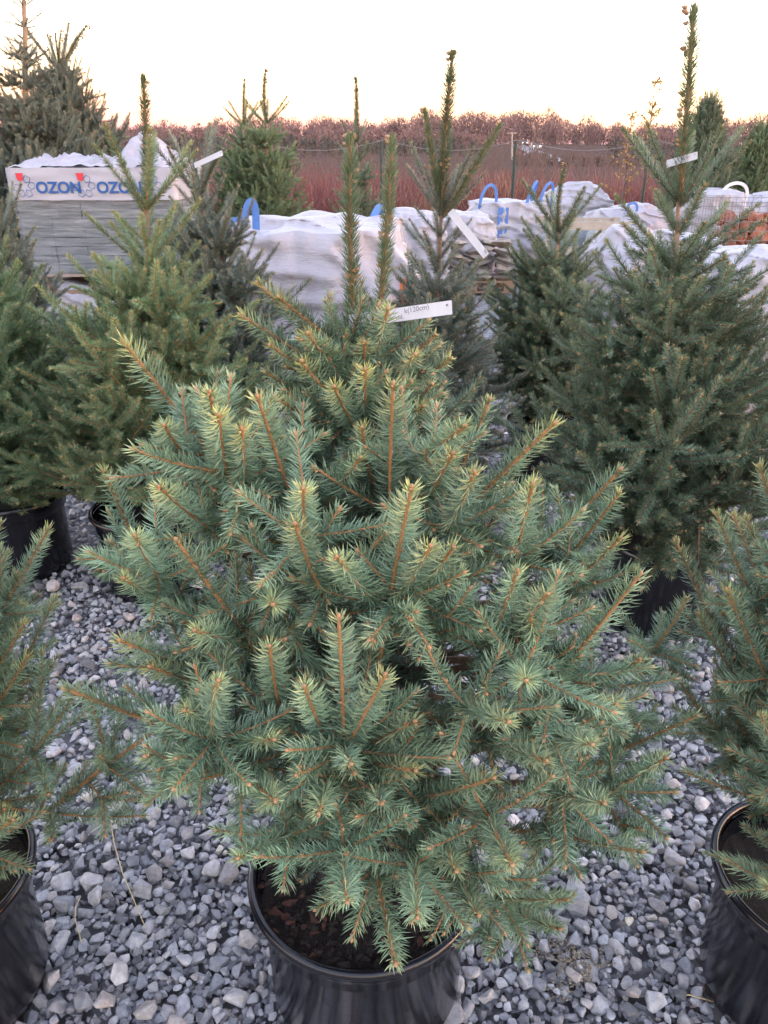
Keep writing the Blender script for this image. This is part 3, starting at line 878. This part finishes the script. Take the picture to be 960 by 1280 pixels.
a = at_y(790, 275, 12.5); sack(a.x, 12.8, 1.15, .9, .82, 'slumped white sack with a blue loop right of the rounded one', 7, .2, 0, ((-.3, -1.0, .2, .12, .2, 'blue_strap'),), .1, .3, .12)
a = at_y(905, 250, 10.6); sack(a.x, 11.0, .75, .8, 1.08, 'tall white sack with a white lifting loop behind the red stone basket', 8, -.2, 0, ((.6, -.5, .34, .2, .2, 'white_strap'), (-.5, 0, .25, .1, .3, 'white_strap')), .05, .1, .06)
a = at_y(958, 260, 10.8); sack(a.x, 11.1, .9, .8, 1.02, 'wrinkled white sack beside the tall looped one', 9, .2, 0, (), .08, .2, .05)
a = at_y(790, 345, 6.6); sack(a.x - .02, 6.9, .62, .7, .92, 'narrow leaning white sack behind the tallest spruce', 10, .5, 0, (), .05, .35, .14)
a = at_y(945, 400, 4.7); sack(a.x + .08, 5.1, .85, .85, .98, 'big white sack in front of the red stone basket', 11, .15, 0, (), .1, .12)
a = at_y(585, 275, 9.8); sack(a.x - .1, 10.2, .8, .8, .88, 'white sack half hidden behind the grey blue spruce', 12, .1, 0, (), .1, .15)
a = at_y(862, 320, 7.6); sack(a.x, 7.9, .7, .7, .84, 'low white sack between the tallest spruce and the red stone basket', 13, .1, 0, (), .1, .3)
a = at_y(500, 300, 9.0); sack(a.x, 9.3, .9, .8, .95, 'white sack between the two leaders and the red shrubs', 14, .1, 0, (), .1, .2)
m = MB(); m.box((.1, 4.17, .80), (.035, .012, .24)); o = m.build('orange_cloth_strip', M['orange']); setp(o, 'orange cloth strip hanging on the big crumpled white sack', 'cloth')

# ================================================================ pallets, wrapped bricks
M['wood'] = simple('pallet_wood', (.30, .19, .12), .8, .3, 14, .4)
M['wood_grey'] = simple('weathered_wood', (.42, .36, .30), .8, .25, 14, .4)
M['brick'] = simple('grey_green_block', (.085, .10, .105), .75, .3, 9, .5)
M['print_white'] = simple('printed_film', (.40, .40, .45), .35, .06, 5)
M['print_blue'] = simple('blue_print', (.01, .085, .30), .4, .1, 20)
M['print_red'] = simple('red_print', (.62, .03, .05), .4, .1, 20)
def glossy_film():
    m, nt, b = newmat('clear_stretch_film')
    tc = N(nt, 'ShaderNodeTexCoord'); mp = N(nt, 'ShaderNodeMapping'); mp.inputs['Scale'].default_value = (1.2, 1.2, 16)
    nt.links.new(tc.outputs['Object'], mp.inputs['Vector'])
    f = noisetex(nt, 3, 6, .7, mp.outputs[0])
    b.inputs['Base Color'].default_value = (.75, .78, .82, 1); b.inputs['Roughness'].default_value = .2
    nt.links.new(maprange(nt, f, .35, .75, .02, .42), b.inputs['Alpha'])
    bump(nt, b, f, .6, .03)
    return m
M['clear_film'] = glossy_film()
def pallet(x, y, z, w, d, label, rz=0, mat='wood', h=.14):
    t = empty('wooden_pallet', (x, y, z), label, 'pallet', 'wooden pallets under the goods', rz)
    for yy in (-d/2 + .05, 0, d/2 - .05):
        for xx in (-w/2 + .07, 0, w/2 - .07):
            m = MB(); m.box((xx, yy, h * .5), (.13, .095, h - .046)); m.build('block', M[mat], t)
    for yy in np.linspace(-d/2 + .05, d/2 - .05, 6):
        m = MB(); m.box((0, yy, h - .010), (w, .10, .022)); m.build('deck_board', M[mat], t)
    for yy in (-d/2 + .05, 0, d/2 - .05):
        m = MB(); m.box((0, yy, .010), (w, .09, .020)); m.build('bottom_board', M[mat], t)
    return t
def brick_load():
    p = at_y(118, 210, 6.0); rz = .03
    cx, cy, W, D = p.x - .04, 6.0 + .5, 1.14, 1.0
    z0, z1 = .70, 1.415
    pallet(cx, cy, .56, W + .02, D, 'wooden pallet carrying the bricks wrapped in blue printed film', rz)
    t = empty('wrapped_brick_stack', (cx, cy, z0), 'stack of grey bricks wrapped in clear film with a blue printed band', 'brick stack', None, rz)
    rows = 11; hh = (z1 - z0) / rows; rng = random.Random(4)
    for li, (nx, ny) in enumerate(((5, 4),)):
        bw, bd = W / nx, D / ny
        m = MB(); m.box((0, 0, 0), (bw - .004, bd - .004, hh - .005)); me = m.mesh('brick'); me.materials.append(M['brick'])
        for r in range(rows):
            for i in range(nx):
                for j in range(ny):
                    if 0 < i < nx - 1 and 0 < j < ny - 1: continue
                    o = mobj('brick', me, t, None, (-W/2 + bw * (i + .5) + rng.uniform(-.004, .004), -D/2 + bd * (j + .5) + rng.uniform(-.006, .006), hh * (r + .5)))
    # film skin
    def skin(n, zlo, zhi, off, wr, name, mat, seed):
        V = []; F = []; nz = 14
        per = []
        for (ax, ay, bx, by) in ((-1,-1,1,-1),(1,-1,1,1),(1,1,-1,1),(-1,1,-1,-1)):
            for i in range(n): q = i / n; per.append((ax + (bx - ax) * q, ay + (by - ay) * q))
        m_ = len(per)
        for k in range(nz + 1):
            z = zlo + (zhi - zlo) * k / nz
            for (ax, ay) in per:
                e = off + wr * noise.noise(Vector((ax * 3 + seed, ay * 3, z * 20)))
                V.append((ax * (W/2 + e), ay * (D/2 + e), z + wr * .6 * noise.noise(Vector((ax * 4, ay * 4, z * 3 + seed)))))
        for k in range(nz):
            for i in range(m_): F.append((k*m_+i, k*m_+(i+1)%m_, (k+1)*m_+(i+1)%m_, (k+1)*m_+i))
        me = npmesh(name, V, F); me.materials.append(M[mat]); return mobj(name, me, t)
    skin(24, -.02, z1 - z0 - .15, .014, .010, 'film_wrap', 'clear_film', 1)
    band = skin(24, z1 - z0 - .20, z1 - z0 + .015, .024, .006, 'printed_band', 'print_white', 2)
    yf = -D/2 - .034; zc = z1 - z0 - .105
    def flat(me, x, z, mat, rot=0, name='lettering'):
        me.materials.append(M[mat]); o = mobj(name, me, band, None, (x, yf, z)); o.rotation_euler = (R(90), 0, 0); return o
    for x in (-.40, .03):
        flat(text_mesh('OZON', .105, .0028, .0008), x, zc - .045, 'print_blue')
    for x in (-.50, -.075, .40):
        m = MB(); m.add([(x - .028, yf, zc + .085), (x + .026, yf, zc + .085), (x + .018, yf, zc + .040), (x - .002, yf, zc + .032), (x - .020, yf, zc + .040)], [(4, 3, 2, 1, 0)])
        m.build('tulip_print', M['print_red'], band)
        cxp, czp = x + .020, zc - .002
        for a in (62, 128 + 60, 240, 300, 5):
            q = R(a); r1, r2 = .026, .075
            c = Vector((cxp + math.cos(q) * .052, yf - .001, czp + math.sin(q) * .052)); dx = Vector((math.cos(q), 0, math.sin(q))); dz = Vector((-math.sin(q), 0, math.cos(q)))
            pts = [c - dx * .026, c - dx * .004 + dz * .024, c + dx * .022 + dz * .015, c + dx * .022 - dz * .015, c - dx * .004 - dz * .024, c - dx * .026]
            m = MB(); m.tube(pts, .0021, 4); m.build('petal_print', M['print_blue'], band)
    for x in (-.46, -.24, -.02, .20, .40):
        flat(text_mesh('· · · — — ·', .022), x, zc - .098, 'print_blue')
    # plastic heap on the top
    bm = bmesh.new(); bmesh.ops.create_grid(bm, x_segments=46, y_segments=40, size=.5)
    for v in bm.verts:
        x, y = v.co.x * 1.16, v.co.y * 1.0
        e = max(abs(v.co.x), abs(v.co.y)) * 2
        hgt = .02 + .15 * math.exp(-((x - .26) / .11) ** 2) + .09 * math.exp(-((x - .44) / .14) ** 2) + .02 * math.exp(-((x + .25) / .05) ** 2)
        z = hgt * (1 - e ** 6) * math.exp(-(y / .42) ** 2) + noise.fractal(Vector((x * 6, y * 6, 2)), 1, 2, 5) * .035 + (1 - abs(noise.noise(Vector((x * 8, y * 8, 7))))) ** 5 * .05 * (1 - e ** 8)
        v.co = (x, y, z)
    me = bpy.data.meshes.new('plastic_sheet'); bm.to_mesh(me); me.polygons.foreach_set('use_smooth', [True] * len(me.polygons)); me.materials.append(M['film'])
    o = mobj('plastic_sheet', me, None, None, (cx, cy, z1 + .022)); setp(o, 'crumpled white plastic sheet heaped on the wrapped brick stack', 'plastic sheet')
    # load below
    sack(cx, cy, 1.12, 1.0, .60, 'low white wrapped load under the brick pallet', 21, rz, 0, (), .02, .01, mat='film')
brick_load()

# ================================================================ stacked stones
M['slab'] = stone_mat('flat_stone', [(0, (.16, .14, .12)), (.35, (.30, .26, .22)), (.7, (.38, .33, .27)), (1, (.27, .25, .24))], 14)
M['slab_grey'] = stone_mat('grey_slab', [(0, (.24, .28, .29)), (.5, (.32, .36, .37)), (1, (.38, .40, .40))], 10)
M['red_stone'] = stone_mat('red_stone', [(0, (.22, .075, .045)), (.5, (.34, .12, .07)), (1, (.40, .17, .11))], 14)
def flat_stone_mesh(rng, flat=.16, pts=16):
    bm = hull_stone(rng, pts, flat, .02); me = bpy.data.meshes.new('stone'); bm.to_mesh(me); return me
rng = random.Random(8)
slabs = [flat_stone_mesh(rng, rng.uniform(.2, .36), 13) for _ in range(8)]
p = at_y(600, 345, 9.6)
PX = p.x - .12
pallet(PX, 10.0, 0.0, 1.05, .9, 'wooden pallet under the stacked flat stones', .05)
t = empty('stone_stack', (PX, 10.0, .14), 'dry stack of flat brown grey stones on a pallet', 'stone stack')
for lvl in range(7):
    for i in range(4):
        for j in range(2):
            o = mobj('stone', slabs[rng.randrange(8)], t, [M['slab']], (-.42 + .28 * i + rng.uniform(-.06, .06), -.32 + .5 * j + rng.uniform(-.05, .05), .035 + .062 * lvl + rng.uniform(-.006, .006)))
            s = rng.uniform(.30, .46); o.scale = (s, s, s * rng.uniform(.8, 1.2)); o.rotation_euler = (rng.gauss(0, .13), rng.gauss(0, .16), rng.uniform(0, 6.28))
# second low stack and crate of grey slabs
p = at_y(735, 300, 10.5)
t = empty('slab_crate', (p.x, 10.8, 0), 'wooden crate with pale rails holding grey slabs', 'crate')
for (a, b, z) in ((-.5, .5, .10), (-.5, .5, .40), (-.5, .5, .70)):
    for yy in (-.38, .38):
        m = MB(); m.box((0, yy, z), (1.08, .03, .10)); m.build('rail', M['wood_grey'], t)
for sx in (-.52, .52):
    for yy in (-.345, .345):
        m = MB(); m.box((sx, yy, .38), (.08, .035, .76)); m.build('post', M['wood_grey'], t)
m = MB(); m.box((0, 0, .03), (1.0, .64, .04)); m.build('floor_board', M['wood_grey'], t)
t = empty('slab_pile', (p.x, 10.8, .06), 'grey stone slabs leaning in the wooden crate', 'stone slabs')
for i in range(9):
    o = mobj('slab', slabs[i % 8], t, [M['slab_grey']], (-.4 + .10 * i, rng.uniform(-.2, .15), .42 + rng.uniform(-.05, .1)))
    o.scale = (.5, .55, .42); o.rotation_euler = (rng.uniform(.9, 1.3), rng.uniform(-.3, .5), rng.uniform(-.5, .5))
# red stones in a wire basket
M['wire'] = simple('galvanised_wire', (.22, .20, .19), .45, .1, 30)
p = at_y(905, 300, 8.8); GX = p.x + .55
t = empty('red_stone_pile', (GX, 9.2, 0), 'red brown rubble stones filling the wire basket', 'stones')
rst = [flat_stone_mesh(rng, rng.uniform(.55, .85), 14) for _ in range(8)]
for k in range(9):
    for i in range(9):
        for j in range(2):
            o = mobj('stone', rst[rng.randrange(8)], t, [M['red_stone']], (-.44 + .11 * i + rng.uniform(-.04, .04), -.32 + .3 * j + rng.uniform(-.06, .06), .09 + .098 * k + rng.uniform(-.03, .03)))
            s = rng.uniform(.18, .27); o.scale = (s, s, s); o.rotation_euler = (rng.uniform(0, 6), rng.uniform(0, 6), rng.uniform(0, 6))
t = empty('wire_basket', (GX, 9.2, 0), 'wire mesh basket around the red stones', 'basket')
for (name, ax, sgn) in (('front_mesh', 0, -1), ('back_mesh', 0, 1), ('side_mesh', 1, -1), ('side_mesh', 1, 1)):
    m = MB()
    for i in range(13):
        a = -.57 + .095 * i
        if ax == 0: m.tube([(a, sgn * .52, 0), (a, sgn * .52, 1.08)], .003, 4)
        else: m.tube([(sgn * .575, a * .9, 0), (sgn * .575, a * .9, 1.08)], .003, 4)
    for k in range(12):
        z = .02 + .095 * k
        if ax == 0: m.tube([(-.575, sgn * .526, z), (.575, sgn * .526, z)], .003, 4)
        else: m.tube([(sgn * .581, -.52, z), (sgn * .581, .52, z)], .003, 4)
    m.build(name, M['wire'], t)

# ================================================================ fence, cable, hose, straws
M['fence_wire'] = simple('dull_fence_wire', (.10, .085, .08), .6, .1, 30)
M['post'] = simple('green_post', (.02, .045, .035), .5, .2, 10)
FY = 16.2
t = empty('mesh_fence', (0, FY, 0), 'thin wire mesh fence with dark green posts along the yard', 'fence')
for i in range(-5, 7):
    m = MB(); m.tube([(i * 2.55 - 11.95 + 11.9, 0, 0), (i * 2.55 - .05, 0, 1.78)], .03, 8); m.build('post', M['post'], t)
m = MB()
for i in range(240): m.tube([(-13 + .115 * i, -.035, .03), (-13 + .115 * i, -.035, 1.76)], .0014, 3, cap=False)
for k in range(20): m.tube([(-13, -.04, .05 + .09 * k), (15, -.04, .05 + .09 * k)], .0014, 3, cap=False)
o = m.build('wire_mesh', M['fence_wire'], t); o['kind'] = 'stuff'
m = MB(); pts = []
for i in range(41):
    x = -2 + 9 * i / 40; f = (x % 2.55) / 2.55
    pts.append((x, FY - .12, 1.80 - .35 * 4 * f * (1 - f) * .55))
m.tube(pts, .006, 5); o = m.build('slack_cable', M['wire']); setp(o, 'slack pale cable strung along the fence tops', 'cable')
M['yellow'] = simple('yellow_hose', (.62, .47, .03), .5, .15, 20)
m = MB(); pts = [at_z(60 + 30 * i, 598 + i * .55 + 3 * math.sin(i * .9), .022) for i in range(22)]
m.tube(pts, .011, 8); o = m.build('water_hose', M['yellow'], None, True); setp(o, 'thin yellow hose lying across the gravel behind the first row', 'hose')
M['straw'] = simple('dry_straw', (.52, .42, .24), .7, .2, 50)
for k, (a, b, lab) in enumerate((((138, 1025), (182, 1160), 'long dry straw stalk lying on the gravel, bent near its end'), ((101, 1120), (102, 1178), 'short straw stalk on the gravel by the front left pot'), ((858, 1244), (892, 1252), 'dry straw bit on the gravel by the front right pot'))):
    m = MB(); p, q = at_z(*a, .035), at_z(*b, .03); mid = p.lerp(q, .55) + Vector((-.012, 0, .006))
    m.tube([p, p.lerp(mid, .5) + Vector((-.004, 0, .003)), mid, q], [.0011, .0014, .0013, .0009], 5); o = m.build('straw_stalk', M['straw'], None, True); setp(o, lab, 'straw')
# sandy patch
M['sand'] = stone_mat('sandy_grit', [(0, (.16, .13, .10)), (.5, (.28, .23, .16)), (1, (.40, .36, .28))], 90)
c = at_z(716, 1200, .02); VV, FF, off = [], [], 0
pr = [bm_arrays(hull_stone(rng, 9, .7, 0, True)) for _ in range(6)]
for _ in range(900):
    q = rng.uniform(0, 6.283); rr = .055 * math.sqrt(rng.random()) * (1 + .5 * math.sin(q * 3 + 1) + .3 * math.sin(q * 5)); s = rng.uniform(.002, .008)
    V, F = pr[rng.randrange(6)]; VV.append(V * s + np.array((c.x + rr * math.cos(q) * 1.2, c.y + rr * math.sin(q), .006 + .014 * (1 - rr / .09) + rng.uniform(0, .004)))); FF.append(F + off); off += len(V)
me = npmesh('sand_patch', np.concatenate(VV), np.concatenate(FF), None, False); me.materials.append(M['sand'])
setp(mobj('sand_patch', me), 'small heap of sandy grit spilled on the gravel', 'sand', kind='stuff')

# ================================================================ beyond the fence
M['red_stem'] = simple('red_stems', (.22, .07, .062), .6, .35, 6)
M['tan_stem'] = simple('dry_tan_stems', (.36, .20, .12), .8, .35, 6)
M['grey_twig'] = simple('bare_grey_twigs', (.15, .10, .085), .85, .3, 2)
M['wood_far'] = simple('far_bare_wood', (.235, .145, .13), .9, .35, .12)
M['leaf'] = simple('last_leaves', (.40, .24, .07), .7, .3, 10)
def stems_mesh(seed, n, h, spread, r, fork=2, jit=.1):
    rg = random.Random(seed); m = MB()
    for i in range(n):
        a = rg.uniform(0, 6.283); b = Vector((rg.gauss(0, spread * .35), rg.gauss(0, spread * .3), 0)); hh = h * rg.uniform(.6, 1.1)
        tip = b * 1.9 + Vector((rg.gauss(0, jit), rg.gauss(0, jit), hh)); mid = b.lerp(tip, .5) + Vector((rg.gauss(0, .03), rg.gauss(0, .03), 0))
        m.tube([b, mid, tip], [r, r * .8, r * .35], 3, cap=False)
        for _ in range(fork):
            f = rg.uniform(.3, .85); s = b.lerp(tip, f); m.tube([s, s + Vector((rg.gauss(0, .14) * h, rg.gauss(0, .1) * h, rg.uniform(.12, .3) * h))], [r * .6, r * .25], 3, cap=False)
    return m.mesh('stems')
red = [stems_mesh(i, 130, 1.12, 1.0, .008, 2, .16) for i in range(4)]
tan = [stems_mesh(10 + i, 150, 1.2, 1.1, .009, 1, .12) for i in range(2)]
for k in range(34):
    x = -4.2 + 14.5 * (k % 17) / 16 + rng.uniform(-.35, .35); row = k // 17
    istan = (row == 0 and -2.5 < x < 3.2 and k % 2 == 0)
    me = (tan if istan else red)[rng.randrange(2 if istan else 4)]
    o = mobj('dry_grass_clump' if istan else 'dogwood_shrub', me, None, [M['tan_stem'] if istan else M['red_stem']], (x, 18.6 + row * 2.2 + rng.uniform(-.4, .4), -.06))
    o.rotation_euler = (0, 0, rng.uniform(0, 6)); s = rng.uniform(.72, 1.2); o.scale = (s, s, s)
    if istan: setp(o, 'tan clump of dry tall stems among the red shrubs', 'grass clump', 'tan dry clumps beyond the fence')
    else: setp(o, 'bare red stemmed shrub in the row beyond the fence', 'shrub', 'red stemmed shrubs beyond the fence')
# bare thicket behind the shrubs
def thicket(name, label, n, x0, x1, y0, y1, h0, h1, r, seed, mat, tw=6):
    rg = random.Random(seed); m = MB()
    for i in range(n):
        x, y = rg.uniform(x0, x1), rg.uniform(y0, y1); h = rg.uniform(h0, h1) * (1 + .7 * noise.noise(Vector((x * .13, y * .05, seed)))); b = Vector((x, y, terrain(x, y) - .1)); tip = b + Vector((rg.gauss(0, .08) * h, 0, h))
        m.tube([b, b.lerp(tip, .5) + Vector((rg.gauss(0, .03) * h, 0, 0)), tip], [r, r * .7, r * .3], 3, cap=False)
        for _ in range(tw):
            f = rg.uniform(.25, .95); s = b.lerp(tip, f); L = h * rg.uniform(.12, .35) * (1.1 - f * .5)
            m.tube([s, s + Vector((rg.choice((-1, 1)) * L * rg.uniform(.3, .8), rg.gauss(0, .3) * L, L * rg.uniform(.5, 1)))], [r * .5, r * .15], 3, cap=False)
    o = m.build(name, mat); setp(o, label, 'thicket', kind='stuff'); return o
thicket('bare_thicket', 'bare grey brown saplings massed behind the red shrubs', 1700, -24, 42, 25, 75, 1.3, 2.6, .02, 3, M['grey_twig'], 8)
# far wood
def far_wood(seed, n, x0, x1, y0, y1, h0, h1, label, mat, den=130):
    rg = random.Random(seed); nr = np.random.default_rng(seed); m = MB(); VV, FF, off = [], [], 0
    for i in range(n):
        x = x0 + (x1 - x0) * (i + rg.random()) / n; y = rg.uniform(y0, y1); g = terrain(x, y) - .3
        h = rg.uniform(h0, h1) * (1 + .55 * noise.noise(Vector((x * .016, seed, 0))) + .25 * noise.noise(Vector((x * .09, seed, 3)))); w = h * rg.uniform(.28, .42)
        m.tube([(x, y, g), (x + rg.gauss(0, .2), y, g + h * .9)], [.22, .06], 4, cap=False)
        q = nr.normal(0, 1, (den, 3)); q /= np.linalg.norm(q, axis=1)[:, None]; q *= nr.uniform(.2, 1, (den, 1)) ** .5
        C = np.stack([x + q[:, 0] * w, y + q[:, 1] * w, g + h * .52 + q[:, 2] * h * .50], 1)
        D = np.stack([nr.normal(0, .5, den), nr.normal(0, .5, den), nr.uniform(.3, 1.2, den)], 1); S = nr.normal(0, 1, (den, 3)) * .085
        L = nr.uniform(.35, 1.0, (den, 1)) * h / 11
        P = np.stack([C - D * L - S, C - D * L + S, C + D * L], 1)
        VV.append(P.reshape(-1, 3)); FF.append(np.arange(den * 3).reshape(-1, 3) + off); off += den * 3
    V = np.concatenate(VV); F = np.concatenate(FF)
    base = m.mesh('tmp'); bv = np.array([v.co[:] for v in base.vertices]); bf = []
    for p_ in base.polygons: a = list(p_.vertices); bf += [(a[0], a[1], a[2]), (a[0], a[2], a[3])]
    me = npmesh('far_wood', np.concatenate([V, bv]), np.concatenate([F, np.array(bf) + len(V)]), None, False); me.materials.append(mat)
    setp(mobj('far_wood', me), label, 'wood', kind='stuff')
far_wood(1, 620, -260, 340, 270, 330, 6.5, 9.5, 'long bare reddish wood on the horizon', M['wood_far'], 420)
far_wood(2, 260, -230, 22, 170, 215, 3.2, 5.0, 'lower bare wood before the horizon wood left of the road', M['wood_far'], 300)
far_wood(3, 240, 48, 230, 150, 190, 3.0, 4.6, 'lower bare wood before the horizon wood right of the road', M['wood_far'], 300)
M['pine_far'] = simple('far_dark_pines', (.075, .075, .06), .9, .35, .3)
far_wood(4, 70, -45, 17, 130, 160, 1.8, 3.4, 'dark green brown bushes left of the far road', M['pine_far'], 160)
far_wood(5, 50, 34, 90, 105, 135, 1.6, 2.8, 'dark bushes right of the far road', M['pine_far'], 160)
far_wood(6, 60, 14, 34, 82, 93, .9, 1.7, 'low brown bushes hiding the near end of the far road', M['grey_twig'], 140)
# road with two cars, sign, poles
V, F = [], []
xs = [(at_y(q, 200, Y).x, Y) for q, Y in ((692, 96), (680, 122), (664, 170), (650, 230), (642, 300))]
for i in range(31):
    f = i / 30 * 4; k = min(3, int(f)); q = f - k
    x = xs[k][0] + (xs[k+1][0] - xs[k][0]) * q; y = xs[k][1] + (xs[k+1][1] - xs[k][1]) * q
    z = max(terrain(x - 1.7, y), terrain(x + 1.7, y)) + .08
    V += [(x - 1.7, y, z), (x + 1.7, y, z)]
F = [(2*i, 2*i+1, 2*i+3, 2*i+2) for i in range(30)]
me = npmesh('road', V, F); me.materials.append(M['asphalt']); setp(mobj('road', me), kind='structure')
M['car_dark'] = simple('dark_car_paint', (.05, .055, .07), .3, .1, 3); M['car_white'] = simple('white_car_paint', (.6, .6, .62), .3, .1, 3)
M['glass'] = simple('car_glass', (.02, .025, .03), .1, .1, 3); M['tyre'] = simple('tyre', (.015, .015, .015), .8, .1, 3)
m_, nt_, b_ = newmat('lit_headlight'); b_.inputs['Emission Color'].default_value = (1, .9, .75, 1); b_.inputs['Emission Strength'].default_value = .12; M['lamp'] = m_
def car(x, y, label, paint):
    z = terrain(x, y) + .27; t = empty('car', (x, y, z), label, 'car', 'cars on the far road')
    m = MB(); m.box((0, 0, .55), (1.75, 4.2, .55)); m.build('body', M[paint], t)
    m = MB(); m.add([(-.8,-1.1,.83),(.8,-1.1,.83),(.8,1.7,.83),(-.8,1.7,.83),(-.62,-.4,1.42),(.62,-.4,1.42),(.62,1.2,1.42),(-.62,1.2,1.42)], ((0,1,5,4),(1,2,6,5),(2,3,7,6),(3,0,4,7),(4,5,6,7))); m.build('cabin', M['glass'], t)
    for sx in (-.78, .78):
        for yy in (-1.3, 1.3):
            m = MB(); m.tube([(sx - .1, yy, .32), (sx + .1, yy, .32)], .32, 12); m.build('wheel', M['tyre'], t)
    for sx in (-.6, .6):
        m = MB(); m.box((sx, -2.12, .65), (.3, .05, .18)); m.build('headlight', M['lamp'], t)
car(at_y(653, 200, 225).x, 225, 'small dark car with lit headlights coming down the far road', 'car_dark')
car(at_y(668, 200, 165).x, 165, 'pale car on the far road behind the red sign', 'car_white')
def on_terrain(px, Y): 
    d = at_y(px, 200, Y); return d.x
x = on_terrain(650, 92); t = empty('road_sign', (x, 92, terrain(x, 92) - .1), 'red and white sign board standing by the far road', 'sign')
m = MB(); m.box((-.35, 0, .9), (.5, .06, .75)); m.build('red_panel', simple('sign_red', (.55, .04, .05), .5, .1, 3), t); m = MB(); m.box((.28, 0, .85), (.7, .06, .62)); m.build('white_panel', M['car_white'], t)
for sx in (-.4, .4): m = MB(); m.tube([(sx, .06, 0), (sx, .06, .9)], .04, 6); m.build('leg', M['wire'], t)
def pole(px, Y, top_py, lean, label):
    x = on_terrain(px, Y); top = at_y(px + lean, top_py, Y); b = Vector((x, Y, terrain(x, Y) - .2))
    t = empty('utility_pole', b, label, 'pole', 'poles in the distance')
    m = MB(); m.tube([(0, 0, 0), top - b], [.13, .09], 8); m.build('shaft', M['wood_grey'], t)
    c = (top - b) * .96; m = MB(); m.box((c.x, -.1, c.z), (1.3, .1, .1)); m.build('crossarm', M['wood_grey'], t)
pole(640, 110, 165, 0, 'grey utility pole by the far road')
pole(893, 90, 124, 4, 'leaning pole rising behind the dark pointed evergreen')
# young tree with a few last leaves
def sapling(px, Y, top_py, label, seed):
    rg = random.Random(seed); x = at_y(px, 200, Y).x; H = at_y(px, top_py, Y).z
    t = empty('young_tree', (x, Y, 0), label, 'tree', 'thin young trees by the fence')
    m = MB(); m.tube([(0, 0, 0), (.03, 0, H * .5), (.0, 0, H)], [.02, .013, .004], 6); m.build('trunk', M['grey_twig'], t)
    tw = MB(); VV = []; 
    for i in range(46):
        z = H * rg.uniform(.3, .97); a = rg.uniform(0, 6.28); L = rg.uniform(.15, .5) * (1.15 - z / H)
        e = Vector((math.cos(a) * L, math.sin(a) * L, z + L * 1.1)); tw.tube([(0.015, 0, z), e], [.005, .002], 3)
        for _ in range(4): VV.append(Vector((.015, 0, z)).lerp(e, rg.uniform(.4, 1)) + Vector((rg.gauss(0, .02), rg.gauss(0, .02), 0)))
    tw.build('twigs', M['grey_twig'], t)
    lf = MB()
    for v in VV:
        a = Vector((rg.gauss(0, 1), rg.gauss(0, 1), rg.gauss(0, 1))).normalized() * .028; b = a.cross(Vector((rg.gauss(0, 1), 1, rg.gauss(0, 1)))).normalized() * .018
        lf.add([v - a, v + b, v + a, v - b], [(0, 1, 2, 3)])
    o = lf.build('leaves', M['leaf'], t); o['kind'] = 'stuff'
sapling(806, 14.6, 96, 'thin young tree with a few yellow leaves left of the tallest spruce leader', 1)
sapling(783, 15.2, 138, 'shorter thin young tree with few leaves beyond the fence', 2)
